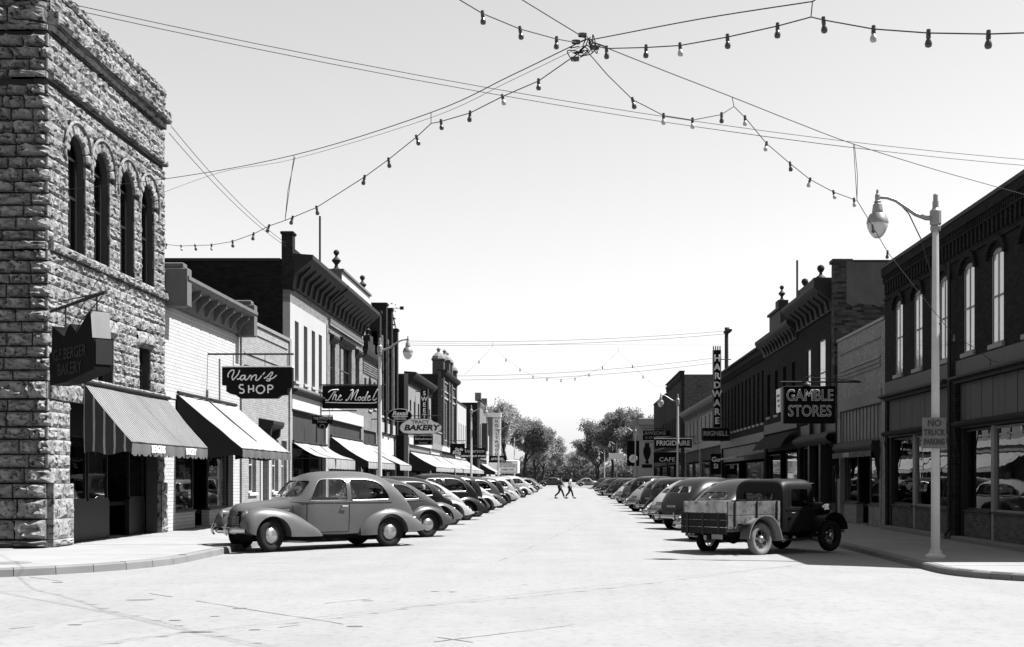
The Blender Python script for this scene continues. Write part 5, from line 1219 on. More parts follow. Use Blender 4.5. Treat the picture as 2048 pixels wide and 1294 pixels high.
# ---- dark store with a stub pediment
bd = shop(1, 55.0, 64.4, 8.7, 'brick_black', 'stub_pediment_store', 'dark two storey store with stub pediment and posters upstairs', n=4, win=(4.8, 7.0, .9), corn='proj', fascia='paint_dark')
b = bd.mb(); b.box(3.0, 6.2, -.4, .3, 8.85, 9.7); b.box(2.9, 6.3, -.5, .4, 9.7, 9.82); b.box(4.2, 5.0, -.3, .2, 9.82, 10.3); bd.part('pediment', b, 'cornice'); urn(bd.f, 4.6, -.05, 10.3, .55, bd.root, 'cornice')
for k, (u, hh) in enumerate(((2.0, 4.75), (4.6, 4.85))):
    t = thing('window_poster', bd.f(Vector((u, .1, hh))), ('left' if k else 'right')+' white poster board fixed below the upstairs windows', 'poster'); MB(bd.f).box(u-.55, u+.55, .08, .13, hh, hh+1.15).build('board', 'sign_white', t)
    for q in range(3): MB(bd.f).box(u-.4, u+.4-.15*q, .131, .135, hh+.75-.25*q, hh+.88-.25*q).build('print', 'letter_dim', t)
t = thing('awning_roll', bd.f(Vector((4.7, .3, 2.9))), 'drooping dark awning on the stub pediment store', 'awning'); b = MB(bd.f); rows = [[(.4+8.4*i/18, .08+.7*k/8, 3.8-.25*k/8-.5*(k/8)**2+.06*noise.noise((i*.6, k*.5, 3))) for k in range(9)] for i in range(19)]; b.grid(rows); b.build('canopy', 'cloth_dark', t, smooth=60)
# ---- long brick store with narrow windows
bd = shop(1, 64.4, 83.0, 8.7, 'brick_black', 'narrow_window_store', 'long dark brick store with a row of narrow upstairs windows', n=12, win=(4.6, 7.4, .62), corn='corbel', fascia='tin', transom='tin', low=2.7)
b = bd.mb(); b.prism([(.0, 3.05), (.0, 2.98), (1.5, 2.7), (1.5, 2.78)], 0, .5, 9.0); bd.part('canopy_roof', b, 'paint_grey')
t = thing('utility_pole', (XR+7.2, 89, 0), 'dark wooden utility pole rising behind the hardware sign', 'pole')
p = px(1453, 655, 89); b = MB(); b.tube([(p.x, 89, 0), (p.x, 89, p.z)], [.19, .14], 10); t.location = (p.x, 89, 0); WL[t.name] = Vector((p.x, 89, 0)); b.build('pole', 'wood_pole', t, smooth=50)
b = MB(); b.box(p.x-.12, p.x+.3, 88.2, 89.8, p.z-.35, p.z-.2); b.build('crossarm', 'wood_pole', t)
for q in range(4): MB().lathe([(.05, 0), (.06, .08), (.03, .16)], (p.x+.1, 88.3+q*.45, p.z-.2), n=8).build('insulator', 'globe', t)
# ---- clapboard houses, then brick and bank farther off
bd = shop(1, 83.0, 97.0, 7.3, 'brick_light', 'brick_and_board_shop', 'pale brick and clapboard shop beside the hardware sign', n=5, win=(4.6, 6.4, .8), corn='proj', cm='cornice_grey')
dp = bd.box('painted_board', 'sign_dark', .02, .06, .02, .72, 1.9, 3.3)
for txt, hh, uu in (('Go', 2.9, .37), ('Si', 2.45, .37)): o = link('lettering', text_me(txt, .46, 'letter', ext=.01, bold=.015), dp); o.location = bd.f(Vector((-.0, uu, hh)))-WL[bd.root.name]; o.rotation_euler = (R(90), 0, 0)
bd = shop(1, 97.0, 109.0, 7.3, 'plaster_grey', 'clapboard_shop', 'grey clapboard shop with low false front', n=4, win=(4.6, 6.4, .8), corn='proj', cm='cornice_grey')
for k in range(20): bd.box('clapboard', 'plaster_grey', .05, bd.W-.05, 0, .025, 6.45-.0+.0-k*.09 if k < 3 else 4.55-(k-3)*.035, 6.5-k*.09 if k < 3 else 4.57-(k-3)*.035)
bd = shop(1, 113.0, 130.0, 11.5, 'brick_dark', 'tall_brick_block', 'tall brick block with pale brick side wall right of the street', n=6, win=(5, 7.5, 1), corn='corbel', near='brick_mid', depth=22)
bd = shop(1, 130.0, 150.0, 10.6, 'brick_black', 'far_dark_block', 'dark block next to the far bank on the right', n=7, win=(5, 7.5, 1), corn='flat')
mat('bank_stone', .2, .9, .1, 1.2, .004, 30)
bd = shop(1, 183.0, 200.0, 10.9, 'bank_stone', 'bank', 'pale stone bank with heavy cornice beyond the clock sign', n=3, win=(4, 8, 1.4), corn='flat', near='bank_stone', store=False, cm='bank_stone')
bd.cornice([(0, 9.6), (.3, 9.8), (.7, 10.2), (.75, 10.5), (0, 10.6)], 'bank_stone')
MB().prism([(182.3, 9.6), (183.0, 9.6), (183.0, 10.6), (182.25, 10.5)], 0, XR+.0, XR+12).build('cornice', 'bank_stone', bd.root)
# ---------------------------------------------------------------- hanging signs
def neon(t, txt, x, z, y, size, m='letter', r=.012, sx=1.0, fill=None):
    if fill: text(txt, size, fill, t, (x, y+.008, z), sx=sx, ext=.006)
    return text(txt, size, m, t, (x, y, z), outline=r, sx=sx, name='neon_lettering')
t = sign('long dark neon sign in slanted script left of the lamp post', -11.25, -8.52, 4.78, 5.82, 55.5)
S = 1/(7.877*44); X0 = -11.25-52*S; Z0 = 5.82+100*S
trace(t, [[(150, 210), (200, 175), (300, 165), (295, 180)], [(250, 185), (200, 260), (150, 330), (105, 335), (125, 315)], [(270, 190), (235, 270), (215, 330)], [(225, 300), (255, 250), (275, 260), (260, 320), (285, 330), (310, 300)], [(315, 290), (350, 270), (340, 255), (315, 280), (310, 320), (335, 335), (375, 315)],
          [(500, 180), (540, 170), (500, 250), (450, 330), (425, 335), (440, 315)], [(545, 175), (520, 270), (500, 330)], [(505, 325), (560, 230), (620, 165), (590, 250), (570, 320), (600, 330)], [(640, 280), (615, 310), (630, 335), (660, 310), (660, 285), (640, 280)],
          [(720, 285), (690, 290), (675, 325), (700, 335), (730, 290), (775, 190), (745, 270), (725, 330), (745, 332)], [(765, 300), (805, 280), (795, 265), (770, 285), (765, 325), (790, 335), (825, 315)], [(850, 310), (890, 220), (930, 165), (915, 170), (870, 260), (850, 320), (880, 330), (910, 300)],
          [(105, 365), (500, 375), (860, 375), (900, 355)]], X0, Z0, S, 55.36, .022)
hang(t, XL, -8.4, 5.86, 55.5, 5.82, (-10.8, -9.0)); hang(t, XL, -9.7, 4.68, 55.5, 4.78, (-10.8,))
t = sign('small dark pay telephone sign with a bell emblem', -11.2, -10.3, 3.7, 4.3, 53.0, thick=.08, poly=[(0, .45), (.2, .45), (.3, .15), (.5, 0), (.7, .15), (.8, .45), (1, .45), (1, 1), (0, 1)])
text('TELEPHONE', .15, 'letter_grey', t, (-10.75, 52.95, 4.2)); text('PUBLIC', .13, 'letter_grey', t, (-10.75, 52.95, 4.06)); hang(t, XL, -10.3, 4.34, 53, 4.3, (-11, -10.5), r=.015)
MB().tube([(-10.75+.11*math.cos(k*.449), 52.95, 3.84+.11*math.sin(k*.449)) for k in range(14)], .01, 5, closed=True).build('emblem', 'letter_grey', t)
t = sign('dark oval drug store sign on two bars', -10.45, -9.05, 4.86, 5.58, 70, thick=.16, poly=[(.5+.5*math.cos(2*math.pi*k/28), .5+.5*math.sin(2*math.pi*k/28)) for k in range(28)], rim='letter_grey')
text('Rexall', .36, 'letter', t, (-9.75, 69.9, 5.32), shear=.3, bold=.008); text('DRUGS', .22, 'letter', t, (-9.75, 69.9, 5.02)); MB().box(-10.2, -9.3, 69.9, 69.91, 5.13, 5.17).build('underline', 'letter', t); hang(t, XL, -10.3, 5.45, 70, 5.4, ()); hang(t, XL, -10.3, 5.0, 70, 5.0, ())
cl = [(.0, .35), (.03, .2), (.08, .08), (.2, .03), (.5, .0), (.8, .04), (.92, .1), (.98, .25), (1, .45), (.97, .62), (.9, .74), (.82, .8), (.74, .97), (.6, 1), (.3, 1), (.2, .95), (.12, .8), (.05, .68), (.01, .52)]
t = sign('white cloud-shaped bakery sign over the pavement', -11.15, -8.45, 4.5, 5.5, 80, m='sign_white', poly=cl, rim='sign_grey')
text('TRACY', .3, 'letter_dark', t, (-9.8, 79.88, 5.28), sx=1.2, bold=.004); text('BAKERY', .5, 'letter_dim', t, (-9.75, 79.88, 4.9), shear=.2, sx=1.25, bold=.02); hang(t, XL, -8.6, 5.7, 80, 5.5, (-10.8, -10.2, -9.6, -9, -8.7)); 
t = sign('small dark script sign below the bakery sign', -10.25, -9.0, 3.78, 4.42, 80, rim='letter_grey'); text('Refreshments', .2, 'letter', t, (-9.62, 79.88, 4.18), shear=.35); text('Fountain', .16, 'letter_grey', t, (-9.62, 79.88, 3.93)); hang(t, XL, -9, 4.47, 80, 4.42, (-10, -9.3))
t = sign('vertical dark sign reading SWEET down the front', -11.05, -10.42, 5.9, 8.2, 90, rim='letter_grey')
for k, ch in enumerate('SWEET'): text(ch, .44, 'letter', t, (-10.73, 89.87, 7.85-k*.42), bold=.015)
hang(t, XL, -10.5, 8.0, 90, 7.9, ()); hang(t, XL, -10.5, 6.0, 90, 6.0, ())
t = sign('dark style shop sign beneath the towered building', -11.0, -9.65, 3.8, 4.78, 112); text('Style', .38, 'letter', t, (-10.2, 111.87, 4.24), shear=.25, bold=.01); text('Shop', .38, 'letter', t, (-10.4, 111.87, 3.96), shear=.25, bold=.01); hang(t, XL, -9.6, 5.05, 112, 4.78, (-10.7, -9.9))
t = sign('long dark department store sign farther up the left side', -11.2, -8.62, 3.62, 4.7, 125); text('Anderson', .55, 'letter_grey', t, (-9.9, 124.87, 4.38), shear=.3, bold=.008); text('DEPARTMENT STORE', .26, 'letter', t, (-9.9, 124.87, 3.85), bold=.006); hang(t, XL, -8.6, 4.9, 125, 4.7, (-11, -9))
t = sign('black apparel sign beside the theatre', -10.1, -7.95, 3.55, 4.4, 152); text('APPAREL', .42, 'letter', t, (-9.02, 151.87, 3.97), bold=.012); text('SHOP', .22, 'letter', t, (-8.35, 151.87, 3.68)); hang(t, XL, -8, 4.5, 152, 4.4, (-9.9, -8.2))
t = thing('theatre_marquee', (-9.6, 172, 2.3), 'pale theatre marquee with letter board over the pavement', 'marquee'); MB().box(XL+.05, -7.3, 171, 176, 2.3, 4.1, .05).build('canopy', 'sign_white', t); MB().box(-10.1, -7.6, 170.9, 170.99, 2.5, 3.4).build('letter_board', 'sign_white', t)
for txt, x, z, sz in (('RECAPPING', -9.1, 3.75, .48), ('GET ANY MOTOR', -8.85, 3.2, .36), ('RUBBER TIRES', -8.75, 2.78, .36)): text(txt, sz, 'letter_dark', t, (x, 170.88, z), sx=.8)
MB().tube([(-10.15, 170.95, 2.45), (-7.5, 170.95, 2.45), (-7.5, 170.95, 3.45), (-10.15, 170.95, 3.45)], .03, 5, closed=True).build('border_tube', 'letter_dim', t)
t = sign('tall white vertical theatre sign in front of the trees', -10.9, -9.75, 4.6, 10.0, 172, m='sign_white', thick=.5)
for k, ch in enumerate('HOLLYWOOD'): text(ch, .55, 'letter_dark', t, (-10.33, 171.7, 9.6-k*.58), bold=.01)
MB().box(-11.6, -10.92, 171.7, 172.3, 4.2, 10.2).build('pylon', 'plaster_grey', t); MB().box(-11.6, -9.7, 171.6, 172.4, 10.2, 10.8).build('cap', 'sign_white', t)
# right side
t = sign('big square neon sign hanging over the right pavement', 7.56, 9.36, 3.55, 4.87, 43.2, thick=.3); 
for txt, z in (('GAMBLE', 4.52), ('STORES', 3.97)): neon(t, txt, 8.46, z, 43.03, .56, r=.009, sx=.80)
MB().box(7.5, 7.555, 43.06, 43.36, 3.6, 4.84).build('end_panel', 'sign_grey', t); hang(t, XR, 7.45, 5.02, 43.2, 4.87, (7.8, 9.1)); MB().tube([(8.2, 43.2, 5.02), (8.35, 43.2, 5.2), (XR-.05, 43.2, 5.05)], .015, 6).build('stay', 'iron', t)
MB().lathe([(.02, .16), (.05, .14), (.12, .06), (.13, 0)], (8.35, 43.0, 4.86), n=14).build('flood_lamp', 'iron', t)
t = sign('tall vertical hardware sign on the long dark store', 9.12, 9.66, 4.85, 9.8, 78, rim='letter_grey')
for k, ch in enumerate('HARDWARE'): neon(t, ch, 9.39, 9.25-k*.57, 77.86, .58, r=.02, fill='letter_grey')
for zz in (5.4, 9.2): hang(t, XR, 9.5, zz, 78, zz, ())
b = MB()
for k in range(4): b = MB().box(9.14+.14*k, 9.2+.14*k, 77.9, 78.1, 9.8, 10.05).build('crest_fin', 'sign_grey', t)
t = sign('wide dark sign reading RIGNELL below the vertical sign', 8.45, 10.2, 4.05, 4.82, 78, rim='letter_dim'); neon(t, 'RIGNELL', 9.32, 4.45, 77.87, .42, m='letter_grey', r=.014, fill='letter_grey'); hang(t, XR, 8.5, 4.02, 78, 4.05, ())
t = sign('dark refrigerator brand sign with half its letters in sun', 6.92, 9.98, 4.1, 4.82, 100); neon(t, 'FRIGIDAIRE', 8.45, 4.46, 99.87, .56, m='letter', r=.012, fill='letter', sx=.98); MB().box(6.92, 9.98, 99.86, 100.14, 4.83, 4.9).build('top_plate', 'sign_white', t); hang(t, XR, 7, 5.0, 100, 4.9, (7.3, 9.5))
t = sign('dark variety store sign above the refrigerator sign', 7.45, 10.2, 5.5, 6.5, 125); text('LAWSONS', .52, 'letter_grey', t, (8.6, 124.87, 6.2)); text('5-10-VARIETY', .36, 'letter_grey', t, (8.8, 124.87, 5.75)); hang(t, XR, 7.5, 6.7, 125, 6.5, (7.8, 9.8))
t = sign('dark cafe sign low over the right pavement', 7.2, 9.5, 2.95, 3.85, 105); text('CAFE', .5, 'letter', t, (8.35, 104.87, 3.2), sx=1.2); hang(t, XR, 7.2, 4.0, 105, 3.85, (7.5, 9.2))
vs = [(.3, 0), (.7, 0), (.72, .1), (.62, .16), (.85, .35), (.98, .55), (.92, .75), (.75, .86), (.8, 1), (.2, 1), (.25, .86), (.08, .75), (.02, .55), (.15, .35), (.38, .16), (.28, .1)]
t = sign('dark vase-shaped sign left of the refrigerator sign', 7.05, 7.85, 3.0, 5.0, 118, poly=vs, thick=.2); MB().box(6.95, 7.95, 117.9, 118.1, 2.6, 2.95).build('foot_plate', 'sign_dark', t); hang(t, XR, 7.2, 5.1, 118, 5.0, (7.45,))
t = sign('dark round-clock sign far up the right side', 7.0, 8.5, 3.1, 6.2, 150, thick=.4); MB().lathe([(.0, -.02), (.48, -.02), (.5, 0), (.5, .05)], (7.75, 149.75, 4.0), axis=1, n=24).build('clock_face', 'sign_white', t); hang(t, XR, 7.0, 6.3, 150, 6.2, (7.3, 8.2))
MB().tube([(7.75, 149.72, 4.0), (7.75, 149.72, 4.36)], .03, 5).build('clock_hand', 'letter_dark', t); MB().tube([(7.75, 149.72, 4.0), (7.5, 149.72, 3.85)], .03, 5).build('clock_hand', 'letter_dark', t)
t = sign('small pale far sign before the right trees', 6.2, 8.6, 4.6, 5.6, 195, m='sign_white'); hang(t, XR, 6.2, 5.8, 195, 5.6, (6.5, 8.2))
# ---------------------------------------------------------------- street lamps
def lamp(x, y, z, side, label):
    """side +1: stands right, arm reaches left over the road"""
    t = thing('street_lamp', (x, y, z), label, 'street lamp', 'street lamps along the kerbs')
    MB().lathe([(.21, 0), (.21, .05), (.17, .07), (.135, .1), (.12, .17)], (x, y, z), n=12).build('base', 'post_paint', t, smooth=35)
    MB().lathe([(.096, .1), (.09, 2.5), (.08, 4.8), (.066, 6.75)], (x, y, z), n=8).build('post', 'post_paint', t)
    MB().lathe([(.09, 6.74), (.11, 6.78), (.11, 6.84), (.09, 6.86), (.12, 6.9), (.12, 7.16), (.08, 7.2), (.065, 7.22), (.065, 7.36), (.05, 7.36), (.05, 7.5), (.03, 7.52), (0, 7.53)], (x, y, z), n=10).build('post_head', 'lamp_metal', t, smooth=35)
    s = -side; P = [(0, 7.02), (.2, 7.02), (.42, 7.1), (.62, 7.24), (.82, 7.38), (1.0, 7.44), (1.2, 7.45)]
    MB().tube([(x+s*p[0], y, z+p[1]) for p in P], [.055, .05, .045, .04, .036, .034, .032], 8).build('arm', 'lamp_metal', t, smooth=50)
    MB().tube([(x+s*.08, y+.02, z+5.2), (x+s*.09, y+.02, z+5.9), (x+s*.3, y+.02, z+6.6), (x+s*.55, y+.02, z+7.12), (x+s*.75, y+.02, z+7.33)], .012, 6).build('feed_wire', 'wire', t)
    cx = x+s*1.2
    MB().lathe([(.0, 7.62), (.025, 7.6), (.03, 7.52), (.05, 7.5), (.05, 7.38), (.07, 7.36), (.07, 7.34), (.055, 7.33), (.09, 7.3), (.105, 7.2), (.11, 7.14), (.10, 7.12), (.16, 7.1), (.21, 7.0), (.225, 6.92), (.22, 6.9)], (cx, y, z), n=18).build('lantern_cap', 'lamp_metal', t, smooth=40)
    MB().lathe([(.215, 6.9), (.21, 6.84), (.17, 6.74), (.12, 6.66), (.06, 6.61), (0, 6.6)], (cx, y, z), n=18, cap=False).build('globe', 'globe', t, smooth=60)
    return t
lamp(7.55, 25.2, ZR, 1, 'pale street lamp nearest the camera, carrying the parking sign')
for i, (y, w) in enumerate(((85.4, 'beside the refrigerator sign'), (140.6, 'second beyond the refrigerator sign, before the right trees'), (196, 'small in front of the right trees'), (267, 'smallest, beside the far right trees'))): lamp(7.55, y, ZR, 1, 'right street lamp '+w)
for i, (y, w) in enumerate(((52.3, 'in front of the drug store sign'), (100.7, 'in front of the department store sign'), (139, 'in front of the theatre sign'), (179, 'right of the marquee, before the trees'))): lamp(-8.15, y, ZL, -1, 'left street lamp '+w)
t = thing('parking_sign', (7.52, 25.0, 2.2), 'grey metal NO TRUCK PARKING sign strapped to the near lamp post', 'sign')
MB().box(7.23, 7.72, 25.03, 25.045, 2.23, 2.86, .004).build('panel', mat('sign_worn', .14, .6, .3, 6, streak=.3), t)
for txt, z in (('NO', 2.74), ('TRUCK', 2.55), ('PARKING', 2.36)): text(txt, {'NO': .18, 'TRUCK': .17}.get(txt, .165), 'letter_dark', t, (7.475, 25.025, z), ext=.002, bold=.004, sx={'NO': 1, 'TRUCK': .78}.get(txt, .62))
MB().tube([(7.55+.13*math.cos(k*.524), 25.2+.15*math.sin(k*.524), 2.8) for k in range(12)], .008, 5, closed=True).build('strap', 'iron', t)
# ---------------------------------------------------------------- strings of lamps over the crossing
CX, CY = .13, 13.5
def onplan(x, y, A, B):
    r = (x-1140)/2440; t = (r*A[1]-A[0])/((B[0]-A[0])-r*(B[1]-A[1])); d = A[1]+(B[1]-A[1])*t
    return px(x, y, d)
bulb_me = {}
def bulb_meshes(s):
    if s not in bulb_me:
        so_ = MB().lathe([(.0, .03), (.018*s, .028), (.02*s, .0), (.021*s, -.04*s), (.016*s, -.045*s), (0, -.046*s)], n=8).mesh('socket', 'bulb_dark', 50)
        a = [MB().lathe([(.012*s, -.04*s), (.02*s, -.055*s), (.03*s, -.08*s), (.032*s, -.095*s), (.025*s, -.115*s), (.0, -.125*s)], n=12).mesh('bulb', m, 60) for m in ('bulb_dark', 'bulb_white')]
        bulb_me[s] = (so_, a)
    return bulb_me[s]
def light_string(label, path, bulbs, s=.92, r=.006, hangers=()):
    """path: world points; bulbs: (point, tilt, white)"""
    o = path[0]; t = thing('light_string', o, label, 'light string', 'strings of coloured bulbs over the street')
    MB().tube(path, r, 5).build('cable', 'wire', t)
    for h in hangers: MB().tube(h, .005, 5).build('hanger', 'wire', t)
    so_, bl = bulb_meshes(s)
    for p, tilt, wh in bulbs:
        k = link('socket', so_, t); k.location = p-o; k.rotation_euler = (0, tilt, random.uniform(0, 6))
        link('bulb', bl[wh], k)
    return t
A = (CX, CY); FL = (-11.35, 26.75); FR = (10.25, 25.5); NL = (-11.3, -2.0); NR = (10.25, -1.0)
def seq(pts, P, Q): return [onplan(x, y, P, Q) for x, y in pts]
# far left
p1 = seq([(1168, 100), (1140, 118), (1077, 162), (1005, 193), (940, 226), (882, 243), (862, 247), (833, 274), (777, 319), (729, 354), (633, 415), (585, 435), (570, 441)], A, FL)
Q1 = (p1[-1].x, p1[-1].y); W1 = (-11.33, 33.1)
p1 += seq([(538, 452), (507, 468), (465, 483), (423, 490), (390, 491), (362, 492), (333, 489), (303, 487)], Q1, W1)
bl = [(p, random.uniform(-.35, .35), random.random() < .3) for i, p in enumerate(p1) if i not in (0, 1, 6, 12, len(p1)-1)]
hs = [[onplan(862, 225, A, FL), p1[6]], [onplan(588, 311, A, FL), p1[12]], [onplan(590, 314, A, FL), onplan(576, 380, A, FL), p1[12]]]
light_string('bulb string sagging from the crossing centre to the stone building', p1, bl, hangers=hs)
# far right
p2 = seq([(1172, 100), (1215, 150), (1265, 199), (1327, 231), (1385, 240), (1443, 229), (1468, 213), (1490, 235), (1533, 287), (1580, 327), (1620, 359), (1667, 384), (1708, 399), (1714, 401)], A, FR)
Q2 = (p2[-1].x, p2[-1].y); W2 = (10.2, 29.2)
p2 += seq([(1745, 452), (1775, 504), (1830, 575), (1881, 639), (1908, 672), (1950, 696), (1980, 720), (2000, 727)], Q2, W2)
bl = [(p, random.uniform(-.3, .3), random.random() < .4) for i, p in enumerate(p2) if i not in (0, 1, 6, 13, 16, len(p2)-1)]
hs = [[onplan(1464, 193, A, FR), p2[6]], [onplan(1707, 288, A, FR), p2[13]], [onplan(1709, 290, A, FR), onplan(1715, 350, A, FR), p2[13]]]
light_string('bulb string sagging from the crossing centre to the dark corner block', p2, bl, hangers=hs)
# near right
p3 = seq([(1190, 92), (1213, 97), (1292, 95), (1360, 91), (1455, 74), (1555, 52), (1622, 34), (1647, 40), (1747, 58), (1857, 66), (1977, 68), (2100, 64)], A, NR)
e = Vector((NR[0], NR[1], 8.2)); p3 += [p3[-1].lerp(e, k/4)-Vector((0, 0, .3*math.sin(math.pi*k/4))) for k in range(1, 5)]
bl = [(p, random.uniform(-.2, .2), i in (6, 8, 3)) for i, p in enumerate(p3) if i not in (0, 6, len(p3)-1)]
hs = [[onplan(1625, 3, A, NR), p3[6]]]
light_string('bulb string leaving the crossing centre at upper right', p3, bl, hangers=hs)
# near left
p4 = seq([(1152, 85), (1113, 78), (1040, 58), (965, 27), (920, 0), (850, -40)], A, NL)
e = Vector((NL[0], NL[1], 8.2)); p4 += [p4[-1].lerp(e, k/4)-Vector((0, 0, .3*math.sin(math.pi*k/4))) for k in range(1, 5)]
light_string('bulb string leaving the crossing centre at upper left', p4, [(p4[i], random.uniform(-.2, .2), 0) for i in (1, 2, 3, 5)])
# bearer wires
def wire(label, pts, r=.006, name='overhead_wire', group=None): 
    t = tag(MB().tube(pts, r, 5).build(name, 'wire', origin=Vector(pts[0])), label, 'wire', group); return t
def smooth_pts(P, n=6):
    Q = []
    for i in range(len(P)-1):
        a, p, q, c = P[max(i-1, 0)], P[i], P[i+1], P[min(i+2, len(P)-1)]
        for k in range(n): f = k/n; Q.append(.5*((2*p)+(q-a)*f+(2*a-5*p+4*q-c)*f*f+(3*p-a-3*q+c)*f**3))
    return Q+[P[-1]]
w1 = seq([(104, 382), (335, 357), (588, 310), (862, 225), (1020, 152), (1170, 80)], FL, A); w1b = seq([(1190, 78), (1400, 38), (1625, 3)], A, NR); w1c = [w1b[-1].lerp(Vector((NR[0], NR[1], 8.6)), k/5)-Vector((0, 0, .12*math.sin(math.pi*k/5))) for k in range(1, 6)]
wire('bearer wire from the stone building through the crossing centre', smooth_pts(w1+w1b)+w1c)
w2 = seq([(1045, 0), (1163, 72)], NL, A)+seq([(1190, 86), (1330, 142), (1464, 194), (1590, 244), (1707, 288), (1880, 342), (2060, 392)], A, FR)
wire('bearer wire from the upper left edge to the dark corner block', [Vector((NL[0], NL[1], 8.6)).lerp(w2[0], k/4)-Vector((0, 0, .15*math.sin(math.pi*k/4))) for k in range(4)]+smooth_pts(w2))
w3 = seq([(300, 395), (440, 345), (588, 318), (860, 236), (1020, 162), (1165, 92)], FL, A); wire('thin slack wire below the left bearer wire', smooth_pts(w3), .003)
t = thing('wire_knot', px(1168, 90, 13.4), 'tangle of wire and insulators at the crossing centre', 'wire knot')
for k in range(7):
    b = MB(); c = px(1150+k*8, 88+random.uniform(-6, 18), 13.5); P = [c+Vector((random.uniform(-.1, .1), random.uniform(-.05, .05), random.uniform(-.12, .1))) for _ in range(6)]; b.tube(smooth_pts(P), .006, 5); b.build('wire_loop', 'wire', t)
for (x, y) in ((1150, 118), (1152, 84), (1190, 95), (1165, 70)): MB().lathe([(.0, -.05), (.025, -.045), (.03, 0), (.025, .045), (0, .05)], px(x, y, 13.5), axis=0, n=8).build('insulator', 'bulb_dark', t)
def span(label, a, b_, sag, r=.012, group=None, n=14): return wire(label, [a.lerp(b_, k/n)-Vector((0, 0, sag*4*(k/n)*(1-k/n))) for k in range(n+1)], r, group=group)
for k in range(2):
    span(('upper' if k == 0 else 'lower')+' of two power wires crossing the whole sky', px(150-k*20, 10+k*6, 30), px(2110, 324+k*12, 40), .5, .010)
    span(('outer' if k == 0 else 'inner')+' of two wires from the stone cornice to the plastered building', px(342-k*4, 252+k*14, 34.4), px(572, 487+k*6, 49.6), .25, .010)
for k, (a, c) in enumerate((((818, 682), (1450, 662)), ((818, 690), (1450, 668)), ((908, 752), (1428, 716)), ((908, 760), (1428, 726)))):
    span(('first', 'second', 'third', 'lowest')[k]+' of the thin far wires across the street', px(*a, 88), px(*c, 88), .3, .013)
# far string in the middle of the block
fp = [px(x, y, 60) for x, y in ((930, 748), (958, 722), (985, 693), (1012, 718), (1040, 738), (1066, 752), (1094, 757), (1122, 759), (1150, 756), (1178, 748), (1205, 733), (1237, 702), (1265, 731), (1286, 752), (1310, 772))]
light_string('small far bulb string hung in two peaks across the street', fp, [(p, 0, 0) for i, p in enumerate(fp) if i not in (0, 2, 11, 14)], s=1.05, r=.005, hangers=[[px(985, 684, 60), fp[2]], [px(1237, 694, 60), fp[11]]])
wa, wb = Vector((XL+.05, 60, px(900, 684, 60).z)), Vector((XR-.05, 60, px(1400, 690, 60).z)); span('thin bearer wire above the far bulb string', wa, wb, .05, .005)
for e_, p_ in ((Vector((XL+.05, 60, 7.0)), fp[0]), (Vector((XR-.05, 60, 6.2)), fp[-1])): span('end wire of the far bulb string towards the '+('left' if e_.x < 0 else 'right')+' fronts', e_, p_, .1, .004)
# ---------------------------------------------------------------- the old pickup truck
def strip(path, y0, y1, crown, s, th=.03, K=8):
    """fender: crowned sheet following a path of (x,z) points, between y0 and y1"""
    b = MB(); top = []; bot = []
    for i, (x, z) in enumerate(path):
        a, c = Vector(path[max(i-1, 0)]), Vector(path[min(i+1, len(path)-1)]); d = (c-a).normalized(); n = Vector((-d.y, d.x))
        if n.y < 0 and i < len(path)/2 and False: n = -n
        rt, rb = [], []
        for k in range(K+1):
            q = k/K; y = y0+(y1-y0)*q; e = crown*(1-(2*q-.7)**2 if q > .35 else 1-(.7-2*q)**2*.3)
            rt.append((x+n.x*e, s*y, z+n.y*e)); rb.append((x+n.x*(e-th), s*y, z+n.y*(e-th)))
        top.append(rt); bot.append(rb)
    b.grid(top); b.grid(bot); b.grid([[r[0] for r in top], [r[0] for r in bot]]); b.grid([[r[-1] for r in top], [r[-1] for r in bot]])
    b.grid([top[0], bot[0]]); b.grid([top[-1], bot[-1]]); return b
def catmull2(P, n=5): return [tuple(v) for v in smooth_pts([Vector(p) for p in P], n)]
